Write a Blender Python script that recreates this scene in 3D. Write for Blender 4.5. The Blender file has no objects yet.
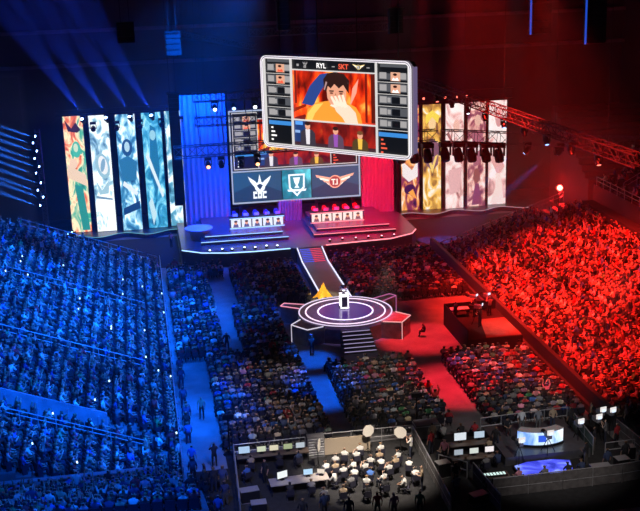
import bpy, math, random
import numpy as np
from mathutils import Matrix, Vector
random.seed(7); rng = np.random.default_rng(7)
C = bpy.context.scene.collection
sc = bpy.context.scene
PI = math.pi

# ------------------------------------------------------------------ camera
cd = bpy.data.cameras.new('camera'); cam = bpy.data.objects.new('camera', cd); C.objects.link(cam)
R = ((0.98551898, -0.07349396, 0.15281025), (-0.16698315, -0.26397767, 0.94996443), (-0.02947815, -0.96172472, -0.27242726))
M = Matrix([[R[i][0], -R[i][1], -R[i][2], (0, 0, 32)[i]] for i in range(3)] + [[0, 0, 0, 1]])
cam.matrix_world = M
cd.sensor_fit = 'HORIZONTAL'; cd.sensor_width = 36; cd.lens = 1109/640*36; cd.clip_end = 400
sc.camera = cam
# ------------------------------------------------------------------ world, exposure
sc.view_settings.view_transform = 'Standard'; sc.view_settings.look = 'None'
sc.view_settings.gamma = 1; sc.view_settings.use_curve_mapping = False
sc.view_settings.exposure = 0.0
w = bpy.data.worlds.new('hall'); sc.world = w; w.use_nodes = True
w.node_tree.nodes['Background'].inputs[0].default_value = (0.02, 0.03, 0.1, 1)
w.node_tree.nodes['Background'].inputs[1].default_value = 0.08

# ------------------------------------------------------------------ large lights
def aim(o, src, dst):
    o.location = src; o.rotation_euler = (Vector(dst)-Vector(src)).to_track_quat('-Z', 'Y').to_euler()
def area(name, src, dst, size, power, col, spread=150):
    l = bpy.data.lights.new(name, 'AREA'); l.shape = 'DISK'; l.size = size; l.energy = power; l.color = col; l.spread = math.radians(spread)
    o = bpy.data.objects.new(name, l); C.objects.link(o); aim(o, src, dst); return o
def spot(name, src, dst, deg, power, col, blend=.5, r=.15):
    l = bpy.data.lights.new(name, 'SPOT'); l.energy = power; l.color = col; l.spot_size = math.radians(deg); l.spot_blend = blend; l.shadow_soft_size = r
    o = bpy.data.objects.new(name, l); C.objects.link(o); aim(o, src, dst); return o
BLUE = (0.002, 0.12, 1.0); RED = (1.0, 0.02, 0.012)
spot('blue_wash', (9, 84, 33.2), (-7, 94, 4), 56, 215000, BLUE, .7, .6)
spot('blue_wash', (6, 52, 31), (-5, 72, 4), 44, 175000, BLUE, .8, .6)
spot('blue_wash', (-14, 78, 32), (-8, 88, 4), 56, 70000, BLUE, .8, .6)
spot('blue_wash', (-2, 42, 27), (-5, 54, 4), 62, 30000, BLUE, .8, .6)
spot('blue_floor_wash', (6, 86, 31), (6.5, 93, 0), 22, 36000, BLUE, .7, .5)
spot('blue_floor_wash', (4, 76, 29), (3.2, 73, 0), 18, 55000, BLUE, .7, .5)
spot('blue_floor_wash', (12, 76, 29), (11.9, 75, 0), 15, 90000, BLUE, .7, .5)
spot('blue_floor_wash', (11, 82, 30), (12.1, 81.8, 0), 9, 90000, BLUE, .7, .3)
spot('red_wash', (24, 82, 33.2), (35, 89, 3), 44, 330000, RED, .7, .6)
spot('red_wash', (22, 60, 31), (35, 76, 3), 40, 170000, RED, .8, .6)
spot('red_floor_wash', (22, 84, 30), (22, 84.5, 0), 17, 110000, (1, .02, .03), .7, .4)
spot('red_floor_wash', (22, 74, 29), (22, 74, 0), 20, 110000, (1, .02, .04), .8, .4)
spot('red_floor_wash', (22, 92, 30), (22.5, 100, 0), 30, 26000, (1, .03, .06), .8, .4)
for hx, hy in ((7.6, 69.5), (7.6, 76.5), (16.4, 69.5), (16.4, 75.5), (25.5, 69.5), (25.5, 76)):
    spot('house_light', (hx, hy-4, 32.5), (hx, hy, .8), 13.5, 15000, (1, .84, .8), .5, .15)
spot('platform_light', (27, 76, 30), (27.6, 82.5, 1), 8, 9000, (1, .85, .75), .5, .1)
spot('flag_light', (14, 88, 12), (15.4, 94.4, 1.5), 14, 16000, (1, .8, .4), .5, .1)
spot('press_pit_light', (12.5, 55, 16), (12.6, 61.5, 0), 34, 26000, (1, .86, .72), .7, .4)
spot('caster_light', (22.5, 47, 17), (23.5, 61, 1), 36, 5000, (1, .9, .85), .7, .3)
spot('crew_desk_light', (7, 50, 14), (7.2, 61.5, 0), 36, 3500, (1, .9, .85), .7, .3)
area('back_wall_blue', (-4, 118, 12), (-10, 140, 17), 10, 260, (.0, .02, 1), 170)
area('back_wall_blue', (8, 112, 19), (4, 140, 22), 8, 120, (.0, .02, 1), 170)
area('back_wall_red', (44, 110, 12), (52, 140, 16), 8, 90, (1, .01, .08), 170)
area('stage_blue', (6.5, 118.5, 17.5), (6.5, 122, 8), 3, 3800, (.0, .06, 1), 160)
area('stage_blue_low', (9, 111, 12), (10.5, 117, 2), 3, 2300, (.005, .06, 1), 100)
area('stage_red', (27, 118.5, 15), (27.5, 122, 6), 3, 2200, (1, .008, .04), 160)
area('stage_red_low', (24, 111, 12), (22, 117, 2), 3, 2300, (1, .008, .07), 100)
area('upper_deck_red', (42, 92, 22), (52, 98, 10), 5, 260, (1, .02, .08), 150)
spot('round_stage_light', (16, 84, 24), (16.5, 88, 1.6), 22, 15000, (.6, .35, 1), .6, .3)
spot('runway_blue', (14, 104, 18), (16, 106, 1.6), 20, 5000, (.02, .1, 1), .6, .2)
spot('runway_red', (20, 104, 18), (17.3, 106, 1.6), 20, 5000, (1, .02, .06), .6, .2)
spot('stage_beam_blue', (39.7, 104.8, 10.0), (33, 114, 0), 11, 34000, (.05, .15, 1), .4, .1)
spot('stage_beam_blue', (36.5, 104.8, 11.0), (31, 114, 0), 11, 34000, (.05, .15, 1), .4, .1)

# ------------------------------------------------------------------ materials
MATS = {}
def mat(name, col, rough=.6, metal=0., emit=None, st=1., noise=0., nscale=1.):
    if name in MATS: return MATS[name]
    m = bpy.data.materials.new(name); m.use_nodes = True; nt = m.node_tree; b = nt.nodes['Principled BSDF']
    b.inputs['Base Color'].default_value = (*col, 1); b.inputs['Roughness'].default_value = rough; b.inputs['Metallic'].default_value = metal
    if emit:
        b.inputs['Emission Color'].default_value = (*emit, 1); b.inputs['Emission Strength'].default_value = st
    if noise:
        tc = nt.nodes.new('ShaderNodeTexCoord'); n = nt.nodes.new('ShaderNodeTexNoise'); n.inputs['Scale'].default_value = nscale; n.inputs['Detail'].default_value = 5
        r = nt.nodes.new('ShaderNodeValToRGB'); r.color_ramp.elements[0].position = .3; r.color_ramp.elements[1].position = .7
        r.color_ramp.elements[0].color = (*[c*(1-noise) for c in col], 1); r.color_ramp.elements[1].color = (*[min(1, c*(1+noise)) for c in col], 1)
        nt.links.new(tc.outputs['Object'], n.inputs['Vector']); nt.links.new(n.outputs['Fac'], r.inputs[0]); nt.links.new(r.outputs[0], b.inputs['Base Color'])
    MATS[name] = m; return m
def emi(name, col, st=1.):
    return mat(name, (0.01, 0.01, 0.01), .4, 0, col, st)
def ledmat(name, stops, scale, st=1.5, dist=2.5, vert=None, kind='wave'):
    """procedural picture shown on an LED banner"""
    m = bpy.data.materials.new(name); m.use_nodes = True; nt = m.node_tree; b = nt.nodes['Principled BSDF']
    b.inputs['Base Color'].default_value = (.01, .01, .01, 1); b.inputs['Roughness'].default_value = .5
    tc = nt.nodes.new('ShaderNodeTexCoord'); n = nt.nodes.new('ShaderNodeTexNoise')
    n.inputs['Scale'].default_value = scale; n.inputs['Detail'].default_value = 3.5; n.inputs['Distortion'].default_value = dist
    mp = nt.nodes.new('ShaderNodeMapping'); mp.inputs['Location'].default_value = (hash_(name) % 37, 1, 3); mp.inputs['Scale'].default_value = (1, 1, .55)
    r = nt.nodes.new('ShaderNodeValToRGB'); cr = r.color_ramp
    while len(cr.elements) < len(stops): cr.elements.new(.5)
    for e, (p, c) in zip(cr.elements, stops): e.position = p; e.color = (*c, 1)
    nt.links.new(tc.outputs['Object'], mp.inputs[0]); nt.links.new(mp.outputs[0], n.inputs['Vector']); nt.links.new(n.outputs['Fac'], r.inputs[0])
    nt.links.new(r.outputs[0], b.inputs['Emission Color']); b.inputs['Emission Strength'].default_value = st
    return m
def hash_(s): return sum(ord(c)*(i+3) for i, c in enumerate(s))
def attrmat(name, rough=.8):
    m = bpy.data.materials.new(name); m.use_nodes = True; nt = m.node_tree; b = nt.nodes['Principled BSDF']; b.inputs['Roughness'].default_value = rough
    a = nt.nodes.new('ShaderNodeAttribute'); a.attribute_name = 'col'; nt.links.new(a.outputs['Color'], b.inputs['Base Color']); return m
m_floor = mat('arena_floor', (.22, .22, .23), .6, noise=.25, nscale=.7)
m_conc = mat('concrete', (.16, .16, .17), .8, noise=.25, nscale=.8)
m_dark = mat('dark_wall', (.035, .035, .045), .85, noise=.4, nscale=.25)
m_wallb = mat('back_wall_paint', (.045, .045, .055), .9, noise=.35, nscale=.12)
m_black = mat('black_metal', (.012, .012, .014), .45, .3)
m_blackp = mat('black_plastic', (.01, .01, .012), .5)
m_alu = mat('aluminium_truss', (.15, .16, .18), .4, .7)
m_rail = mat('galvanised_rail', (.5, .5, .52), .4, .5)
m_stage = mat('stage_deck', (.09, .09, .1), .3, noise=.2, nscale=2)
m_white = mat('white_gloss', (.7, .7, .72), .35)
m_drape = mat('black_drape', (.012, .012, .015), .95)
m_cloth = mat('grey_drape', (.16, .15, .15), .95, noise=.3, nscale=3)
m_wood = mat('plywood_top', (.17, .12, .09), .6, noise=.2, nscale=2)
m_curt = mat('stage_curtain', (.4, .4, .44), .8)
m_seat = mat('seat_plastic', (.03, .03, .05), .5)
m_led_w = emi('led_white_line', (.9, .8, 1), 2.2)
m_led_b = emi('led_blue_line', (.35, .6, 1), 2.0)
m_led_r = emi('led_red_line', (1, .25, .3), 2.0)
m_bluepane = mat('tier_parapet_panel', (.28, .3, .34), .6, noise=.3, nscale=1.2)
crowd_mat = attrmat('clothing_and_skin')

# ------------------------------------------------------------------ mesh builder
class MB:
    def __init__(s): s.v = []; s.f = []; s.m = []
    def add(s, vs, fs, m=0):
        o = len(s.v); s.v += [tuple(p) for p in vs]; s.f += [tuple(i+o for i in f) for f in fs]; s.m += [m]*len(fs); return s
    def box(s, x0, y0, z0, x1, y1, z1, m=0):
        return s.add([(x0,y0,z0),(x1,y0,z0),(x1,y1,z0),(x0,y1,z0),(x0,y0,z1),(x1,y0,z1),(x1,y1,z1),(x0,y1,z1)],
                     [(0,3,2,1),(4,5,6,7),(0,1,5,4),(1,2,6,5),(2,3,7,6),(3,0,4,7)], m)
    def cbox(s, c, sz, m=0, rz=0, rx=0):
        Mx = Matrix.Rotation(rz, 3, 'Z') @ Matrix.Rotation(rx, 3, 'X'); c = Vector(c)
        vs = [c + Mx @ Vector((a*sz[0]/2, b*sz[1]/2, d*sz[2]/2)) for d in (-1, 1) for a, b in ((-1,-1),(1,-1),(1,1),(-1,1))]
        return s.add(vs, [(0,3,2,1),(4,5,6,7),(0,1,5,4),(1,2,6,5),(2,3,7,6),(3,0,4,7)], m)
    def tube(s, p, q, r, n=6, m=0, r2=None):
        p = Vector(p); q = Vector(q); d = (q-p)
        if d.length < 1e-6: return s
        d.normalize(); a = d.orthogonal().normalized(); b = d.cross(a); r2 = r if r2 is None else r2
        vs = [p + (a*math.cos(2*PI*i/n)+b*math.sin(2*PI*i/n))*r for i in range(n)] + [q + (a*math.cos(2*PI*i/n)+b*math.sin(2*PI*i/n))*r2 for i in range(n)]
        fs = [(i, (i+1) % n, n+(i+1) % n, n+i) for i in range(n)] + [tuple(range(n))[::-1], tuple(range(n, 2*n))]
        return s.add(vs, fs, m)
    def path(s, pts, r, n=5, m=0):
        for a, b in zip(pts, pts[1:]): s.tube(a, b, r, n, m)
        return s
    def lathe(s, prof, n=24, c=(0,0,0), m=0):
        vs = []; fs = []; k = len(prof)
        for i in range(n):
            a = 2*PI*i/n
            for r, z in prof: vs.append((c[0]+r*math.cos(a), c[1]+r*math.sin(a), c[2]+z))
        for i in range(n):
            j = (i+1) % n
            for t in range(k-1): fs.append((i*k+t, j*k+t, j*k+t+1, i*k+t+1))
        return s.add(vs, fs, m)
    def prism(s, poly, z0, z1, m=0):
        n = len(poly); vs = [(*p, z0) for p in poly] + [(*p, z1) for p in poly]
        return s.add(vs, [tuple(range(n))[::-1], tuple(range(n, 2*n))] + [(i, (i+1) % n, n+(i+1) % n, n+i) for i in range(n)], m)
    def facep(s, poly, y0, y1, m=0):   # polygon in x,z extruded along y
        n = len(poly); vs = [(p[0], y0, p[1]) for p in poly] + [(p[0], y1, p[1]) for p in poly]
        return s.add(vs, [tuple(range(n)), tuple(range(n, 2*n))[::-1]] + [(i, n+i, n+(i+1) % n, (i+1) % n) for i in range(n)], m)
    def build(s, name, mats, parent=None, origin=None, smooth=False, rz=0):
        if not isinstance(mats, (list, tuple)): mats = [mats]
        v = np.array(s.v, float)
        if parent is None and origin is None:
            origin = ((v[:,0].min()+v[:,0].max())/2, (v[:,1].min()+v[:,1].max())/2, v[:,2].min())
            v = v - np.array(origin)
        me = bpy.data.meshes.new(name); me.from_pydata(v.tolist(), [], s.f)
        for m in mats: me.materials.append(m)
        me.polygons.foreach_set('material_index', s.m)
        if smooth: me.polygons.foreach_set('use_smooth', [True]*len(s.f))
        me.update()
        o = bpy.data.objects.new(name, me); C.objects.link(o)
        if parent: o.parent = parent
        else: o.location = origin; o.rotation_euler.z = rz
        return o
def tag(o, label=None, cat=None, group=None, kind=None):
    if label: o['label'] = label
    if cat: o['category'] = cat
    if group: o['group'] = group
    if kind: o['kind'] = kind
    return o
def struct(o): return tag(o, kind='structure')
def thing(name, label, cat, loc=(0,0,0), rz=0, group=None):
    o = bpy.data.objects.new(name, None); C.objects.link(o); o.location = loc; o.rotation_euler.z = rz; o.empty_display_size = .2
    return tag(o, label, cat, group)
def dup(root, loc, rz=0, label=None, group=None):
    r = root.copy(); C.objects.link(r); r.location = loc; r.rotation_euler = (0, 0, rz)
    if label: r['label'] = label
    if group: r['group'] = group
    for ch in list(root.children):
        c = ch.copy(); C.objects.link(c); c.parent = r
        for g in list(ch.children):
            d = g.copy(); C.objects.link(d); d.parent = c
    return r
ORD = ['front','second','third','fourth','fifth','sixth','seventh','eighth','ninth','tenth','eleventh','twelfth','thirteenth','fourteenth','fifteenth','sixteenth','seventeenth','eighteenth','nineteenth','twentieth']
def ordn(i):
    if i == 0: return 'first'
    if i < 20: return ORD[i]
    t = {20:'twenty',30:'thirty',40:'forty',50:'fifty',60:'sixty'}; n = i+1; u = n % 10
    if n == 20: return 'twentieth'
    if u == 0: return {30:'thirtieth',40:'fortieth',50:'fiftieth',60:'sixtieth'}.get(n, 'far')
    return t.get(n-u, 'far') + '-' + ['first','second','third','fourth','fifth','sixth','seventh','eighth','ninth'][u-1]

# ================================================================== THE HALL
struct(MB().box(-26, 40, -.3, 62, 136, 0).build('floor', m_floor))
struct(MB().box(-26, 136, 0, 62, 136.5, 34).build('wall_back', m_wallb))
struct(MB().box(-26.5, 40, 0, -26, 136, 34).build('wall_left', m_dark))
struct(MB().box(62, 40, 0, 62.5, 136, 34).build('wall_right', m_dark))
struct(MB().box(-26, 40, 34, 62, 136, 34.4).build('ceiling', m_dark))
# faint ribs and a ring of suite fronts on the back wall
t = MB()
for z in (18.5, 22.5, 27): t.box(-26, 135.3, z, 62, 136, z+.4)
struct(t.build('trim_1', m_conc))

# ------------------------------------------------------------------ raked seating
def tier(name, x0, z0, run, rise, n, y0, y1, label, sgn, base=0., front=None):
    """stepped terrace; rows run along Y, climbing in direction sgn*X"""
    mb = MB()
    for i in range(n):
        xa = x0+sgn*run*i; xb = x0+sgn*run*(i+1)
        mb.box(min(xa, xb), y0, base, max(xa, xb), y1, max(.04, z0+rise*i))
    return tag(mb.build(name, m_conc), label, 'seating tier')
RUN = .86
LY0, LY1 = 68.5, 111.0
# stage haze filling the hall
hz = MB().box(-25.9, 41, .05, 61.9, 135.2, 33.9)
m = bpy.data.materials.new('haze'); m.use_nodes = True; nt = m.node_tree; nt.nodes.clear()
vo = nt.nodes.new('ShaderNodeVolumeScatter'); vo.inputs['Density'].default_value = .0006; vo.inputs['Anisotropy'].default_value = .2; vo.inputs['Color'].default_value = (1, 1, 1, 1)
ou = nt.nodes.new('ShaderNodeOutputMaterial'); nt.links.new(vo.outputs[0], ou.inputs['Volume'])
hzo = hz.build('haze', m); tag(hzo, 'thin stage haze filling the whole hall', 'haze', kind='stuff')
m2 = m.copy(); m2.name = 'haze_bank'; m2.node_tree.nodes['Volume Scatter'].inputs['Density'].default_value = .016  # denser haze box added so the tower beams show up
tag(MB().box(-25, 113.5, 2.5, -11.4, 121.0, 20).build('haze', m2), 'thicker haze drifting left of the beam light tower', 'haze', kind='stuff')
m3 = m.copy(); m3.name = 'haze_bank_thin'; m3.node_tree.nodes['Volume Scatter'].inputs['Density'].default_value = .006  # lighter haze boxes, also added to bring out the beams
tag(MB().box(-16, 113.5, 14.9, 4, 125, 30).build('haze', m3), 'thicker haze drifting above the left banners', 'haze', kind='stuff')
tag(MB().box(31, 104.2, .2, 52, 122, 12.9).build('haze', m3), 'thicker haze around the red beacon light', 'haze', kind='stuff')
tier('seating_tier', 1.0, .35, RUN, .32, 20, LY0, LY1, 'long blue-lit concrete seating terrace left of the floor seats', -1)
tier('seating_tier', 1.0, -.4, RUN, .32, 20, 60.2, LY0-.01, 'lower blue-lit terrace section in front of the entrance wall at lower left', -1)
tier('seating_tier', 30.0, .3, RUN, .29, 16, 63.0, 108.5, 'red-lit concrete seating terrace right of the floor seats', 1)
tier('seating_tier', 45.2, 7.6, .9, .5, 14, 66.0, 103.0, 'dim upper terrace behind the walkway wall at far right', 1)
mb = MB()
for i in range(12): mb.box(50, 117+1.0*i, 0, 61.9, 118+1.0*i, 5+.62*i)
tag(mb.build('seating_tier', m_dark), 'empty dim corner terrace far behind the red beacon light', 'seating tier')
# walkway wall behind the right terrace
struct(MB().box(43.8, 63, 0, 45.19, 104, 5.9).box(45.0, 63, 5.9, 45.19, 104, 7.6).build('wall_walkway', m_dark))
# near end section: parapet and steps climbing towards the camera
mb = MB()
for i in range(16):
    yb = 59.6-.9*i
    mb.prism([(-14, yb-.9), (min(1.9, -.4+.34*(i+1)), yb-.9), (min(1.9, -.5+.34*i), yb), (-14, yb)], 0, 1.9+.35*i)
tag(mb.build('seating_tier', m_conc), 'near seating section climbing toward the camera at the lower left corner', 'seating tier')
mb = MB()
mb.box(-14, 59.62, 0, -.5, 59.8, 2.75); mb.box(-14, 59.5, 2.75, -.5, 59.9, 2.82)
tag(mb.build('parapet_wall', m_bluepane), 'blue-lit parapet wall in front of the nearest seating section', 'parapet')
mb = MB()
P0, P1 = Vector((-.4, 59.7, 0)), Vector((1.9, 53.2, 0))
for k in range(14):
    p = P0.lerp(P1, k/13); z = 1.4+.9*k/13
    mb.tube((p.x, p.y, 1.2), (p.x, p.y, z+1.5), .035, 5)
for h in (.9, 1.2, 1.5):
    mb.tube((P0.x, P0.y, 1.4+h), (P1.x, P1.y, 2.3+h), .035, 5)
tag(mb.build('stair_railing', m_rail), 'slanting metal railing at the corner of the nearest seating section', 'railing')
# black sheet added to darken the floor under the pens
tag(MB().box(4.0, 54, 0, 29.2, 65.9, .03).box(1.4, 54, 0, 4.0, 64.2, .03).build('carpet', mat('black_carpet', (.022, .022, .024), .95, noise=.3, nscale=3)), 'black carpet under the press pit and caster pens', 'carpet')
for x0, x1, wh in ((-20, 3.4, 'left'), (29.1, 48, 'right')):
    tag(MB().box(x0, 111.3, 0, x1, 124, .02).build('carpet', MATS['black_carpet']), 'black carpet on the floor before the %s banners' % wh, 'carpet')  # added sheets keep the floor dark in front of the bright banners
# entrance recess wall, lower left
mb = MB(); mb.box(-14, 68.3, 0, -3.4, 68.49, 4.6)
mb.v = [(x, y, z if z < 1 else (2.05 + .37*(-3.4-x) + .75)) for x, y, z in mb.v]
for i in range(6): mb.box(-13.5+i*1.9, 68.22, 1.2, -13.42+i*1.9, 68.3, 3+.37*(-3.4+13.5-i*1.9)-.55)
tag(mb.build('parapet_wall', m_bluepane), 'tall blue-lit entrance wall between the two left terraces', 'parapet')

def railing(pts, h, label, n=6, rails=(1., .55), r=.035, m=None, name='railing', cat='railing', origin=None):
    mb = MB()
    for a, b in zip(pts, pts[1:]):
        a = Vector(a); b = Vector(b)
        for k in range(n+1):
            p = a.lerp(b, k/n); mb.tube(p, p+Vector((0, 0, h)), r, 5)
        for q in rails: mb.tube(a+Vector((0, 0, h*q)), b+Vector((0, 0, h*q)), r, 5)
    return tag(mb.build(name, m or m_rail), label, cat)
def zl(x): return .35+.372*(1-x)
def zr(x): return .3+.337*(x-30)
railing([(-12.5, LY1-.1, zl(-12.5)), (.9, LY1-.1, zl(.9))], 1.0, 'far end railing along the top edge of the left blue terrace', 14)
railing([(-12, 94, zl(-12)), (-.6, 94, zl(-.6))], 1.0, 'stair handrail halfway up the left blue terrace', 10)
railing([(-12, 79.5, zl(-12)), (-.8, 79.5, zl(-.8))], 1.0, 'stair handrail of the left blue terrace nearer the entrance wall', 10)
railing([(-12, 66.6, zl(-12)-.75), (-1.0, 66.6, zl(-1)-.75)], 1.05, 'double handrail just in front of the entrance wall at lower left', 10, rails=(1., .72))
railing([(30.2, 108.4, zr(30.2)), (43.6, 108.4, zr(43.6))], 1.0, 'far end railing along the top edge of the right red terrace', 12)
railing([(1.15, 62, 0), (1.15, 110.8, 0)], 1.5, 'long low front railing of the left blue terrace', 26)
railing([(44.9, 64, 7.6), (44.9, 103, 7.6)], .9, 'railing on top of the walkway wall at far right', 24)
railing([(45.5, 98, 7.9), (56, 98, 13.5)], 1.0, 'slanting stair rail across the dim upper terrace at far right', 8)
# right terrace front wall
tag(MB().box(29.55, 64, 0, 29.9, 110, 1.5).box(29.3, 64, 0, 29.55, 110, .5).build('barrier_wall', mat('barrier_wall', (.06, .06, .07), .7)), 'dark barrier wall between the floor seats and the red terrace', 'barrier')

# ================================================================== PEOPLE
SK = {  # joint: (x,y,z,r)
 'pel':(0,.0,.52,.15),'wai':(0,-.02,.70,.135),'che':(0,-.03,.90,.155),'nec':(0,-.01,1.05,.06),'hd1':(0,.02,1.15,.085),'hd2':(0,.02,1.26,.095),
 'sl':(-.19,-.02,.97,.062),'el':(-.25,.09,.72,.048),'wl':(-.15,.33,.66,.032),'hl':(-.13,.40,.66,.036),
 'hpl':(-.10,.05,.50,.09),'kl':(-.13,.46,.50,.068),'al':(-.12,.46,.10,.045),'tl':(-.13,.60,.05,.04)}
EDG = [('pel','wai'),('wai','che'),('che','nec'),('nec','hd1'),('hd1','hd2'),('che','sl'),('sl','el'),('el','wl'),('wl','hl'),('pel','hpl'),('hpl','kl'),('kl','al'),('al','tl')]
def mirror(sk):
    s = dict(sk)
    for k in list(sk):
        if k[-1] == 'l' and k not in ('pel',): s[k[:-1]+'r'] = (-sk[k][0],)+sk[k][1:]
    return s
POSES = {
 'rest': {}, 
 'clap': {'el':(-.24,.16,.76,.048),'wl':(-.09,.34,.92,.032),'hl':(-.04,.37,.98,.036)},
 'lean': {'che':(0,.10,.87,.155),'nec':(0,.17,1.0,.06),'hd1':(0,.22,1.08,.085),'hd2':(0,.25,1.18,.095),'sl':(-.19,.12,.93,.062),'el':(-.24,.28,.68,.048),'wl':(-.08,.46,.62,.032),'hl':(-.04,.50,.62,.036),'wai':(0,.02,.70,.135)},
 'cheer': {'sl':(-.19,-.02,1.0,.062),'el':(-.27,.04,1.22,.048),'wl':(-.22,.10,1.45,.032),'hl':(-.21,.11,1.53,.036)},
 'stand': {'pel':(0,0,.93,.145),'wai':(0,0,1.1,.125),'che':(0,-.02,1.32,.155),'nec':(0,0,1.48,.058),'hd1':(0,.02,1.57,.082),'hd2':(0,.02,1.68,.093),'sl':(-.2,-.01,1.4,.062),'el':(-.27,-.02,1.13,.047),'wl':(-.27,.07,.89,.032),'hl':(-.26,.09,.81,.036),
   'hpl':(-.1,0,.88,.095),'kl':(-.12,.01,.48,.065),'al':(-.13,0,.09,.042),'tl':(-.14,.13,.045,.04)},
}
POSES['shoot'] = dict(POSES['stand']); POSES['shoot'].update({'el':(-.27,.14,1.22,.047),'wl':(-.12,.25,1.47,.032),'hl':(-.08,.28,1.54,.036)})
POSES['talk'] = dict(POSES['stand']); POSES['talk'].update({'el':(-.27,.04,1.12,.047),'wl':(-.16,.27,1.15,.032),'hl':(-.13,.33,1.18,.036)})
def make_proto(pose, sub):
    sk = dict(SK); sk.update(POSES[pose]); sk = mirror(sk)
    ed = EDG + [(a[:-1]+'r' if a[-1] == 'l' and a != 'pel' else a, b[:-1]+'r') for a, b in EDG if b[-1] == 'l' and b not in ('pel',)]
    names = list(sk); idx = {n: i for i, n in enumerate(names)}
    me = bpy.data.meshes.new('p'); me.from_pydata([sk[n][:3] for n in names], [(idx[a], idx[b]) for a, b in ed], [])
    ob = bpy.data.objects.new('p', me); C.objects.link(ob)
    mo = ob.modifiers.new('s', 'SKIN'); mo.use_smooth_shade = True
    if not me.skin_vertices: raise RuntimeError('no skin layer')
    for i, n in enumerate(names):
        r = sk[n][3]; me.skin_vertices[0].data[i].radius = (r, r); me.skin_vertices[0].data[i].use_root = (n == 'pel')
    if sub: m2 = ob.modifiers.new('u', 'SUBSURF'); m2.levels = sub; m2.render_levels = sub
    bpy.context.view_layer.update()
    dg = bpy.context.evaluated_depsgraph_get(); ev = ob.evaluated_get(dg).to_mesh()
    V = np.empty(len(ev.vertices)*3); ev.vertices.foreach_get('co', V); V = V.reshape(-1, 3)
    F = [tuple(p.vertices) for p in ev.polygons]
    ob.evaluated_get(dg).to_mesh_clear(); bpy.data.objects.remove(ob); bpy.data.meshes.remove(me)
    reg = np.zeros(len(V), int)  # 0 shirt 1 skin 2 trousers 3 hair 4 shoes
    best = np.full(len(V), 9.)
    def rg(a, b):
        s = {a, b}
        if 'hd1' in s or 'nec' in s and 'che' not in s: return 1
        if a in ('el','er','wl','wr'): return 1
        if a in ('hpl','hpr') or a in ('kl','kr') or b in ('hpl','hpr'): return 2
        if a in ('al','ar'): return 4
        return 0
    for a, b in ed:
        A = np.array(sk[a][:3]); B = np.array(sk[b][:3]); t = np.clip(((V-A)@(B-A))/((B-A)@(B-A)), 0, 1)
        d = np.linalg.norm(V-(A+t[:, None]*(B-A)), axis=1)/max(sk[a][3], sk[b][3])
        k = d < best; best[k] = d[k]; reg[k] = rg(a, b)
    h1 = np.array(sk['hd1'][:3]); h2 = np.array(sk['hd2'][:3])
    near = (np.linalg.norm(V-h2, axis=1) < .2) & (V[:, 2] > h1[2]-.03)
    hair = near & ((V[:, 2] > h2[2]+.02) | (V[:, 1] < h2[1]-.02)); reg[hair] = 3
    V = V.tolist(); reg = reg.tolist()
    if sub:  # face details and fingers
        mb = MB()
        for s in (-1, 1):
            mb.cbox((s*.035, h2[1]+.088, h2[2]-.02), (.022, .02, .012)); 
        n_eye = len(mb.v); mb.cbox((0, h2[1]+.082, h2[2]-.09), (.045, .02, .01)); n_m = len(mb.v)
        mb.add([(0, h2[1]+.115, h2[2]-.06), (-.016, h2[1]+.08, h2[2]-.065), (.016, h2[1]+.08, h2[2]-.065), (0, h2[1]+.085, h2[2]-.0)], [(0,1,2),(0,2,3),(0,3,1),(1,3,2)])
        for s in (-1, 1): mb.cbox((s*.095, h2[1]-.0, h2[2]-.035), (.02, .035, .055))
        for side in 'lr':
            W = Vector(sk['w'+side][:3]); Hh = Vector(sk['h'+side][:3]); d = (Hh-W).normalized(); u = d.cross(Vector((0, 0, 1)) if abs(d.z) < .9 else Vector((0, 1, 0))).normalized(); dn = u.cross(d)
            for k, L in zip((-1.5, -.5, .5, 1.5), (.06, .075, .072, .055)):
                a = Hh+u*k*.018+d*.02; b = a+d*L*.6; mb.tube(a, b, .009, 4, r2=.008); mb.tube(b, b+(d*.8-dn*.6)*L*.5, .008, 4, r2=.006)
            sg = 1 if side == 'l' else -1
            a = W+d*.03+u*sg*.02; mb.tube(a, a+(u*sg*.7+d*.7)*.05, .01, 4, r2=.008)
        o = len(V); V += [list(p) for p in mb.v]; F += [tuple(i+o for i in f) for f in mb.f]
        reg += [4]*n_eye + [5]*(n_m-n_eye) + [1]*(len(mb.v)-n_m)
    return np.array(V), F, np.array(reg)
SHIRTS = {'black':(.02,.02,.024),'navy':(.03,.05,.12),'white':(.62,.62,.6),'grey':(.2,.2,.21),'red':(.45,.03,.04),'blue':(.06,.16,.5),'tan':(.4,.3,.2),'green':(.06,.25,.1),'pink':(.6,.25,.32)}
SKINS = [(.55,.35,.26),(.42,.25,.17),(.28,.16,.1),(.6,.4,.3)]
HAIRS = [(.012,.01,.01),(.03,.018,.01),(.1,.05,.02),(.2,.13,.06)]
TROU = [(.02,.025,.05),(.015,.015,.016),(.09,.08,.07)]
def palette(shirt, k=None):
    k = random.randrange(1000) if k is None else k
    return np.array([shirt, SKINS[k % 4], TROU[k//4 % 3], HAIRS[k//12 % 4], (.02,.02,.02), (.35,.12,.1)])
PROTO = {p: make_proto(p, 1) for p in POSES}
LOW = {p: make_proto(p, 0) for p in ('rest','clap','lean','cheer','stand')}
def person_mesh(pose, shirt, k):
    V, F, reg = PROTO[pose]; me = bpy.data.meshes.new('spectator'); me.from_pydata(V.tolist(), [], F)
    col = palette(SHIRTS[shirt] if isinstance(shirt, str) else shirt, k)[reg]
    a = me.color_attributes.new('col', 'FLOAT_COLOR', 'POINT'); a.data.foreach_set('color', np.c_[col, np.ones(len(col))].ravel())
    me.polygons.foreach_set('use_smooth', [True]*len(F)); me.materials.append(crowd_mat); me.update(); return me
PM = {}
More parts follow.
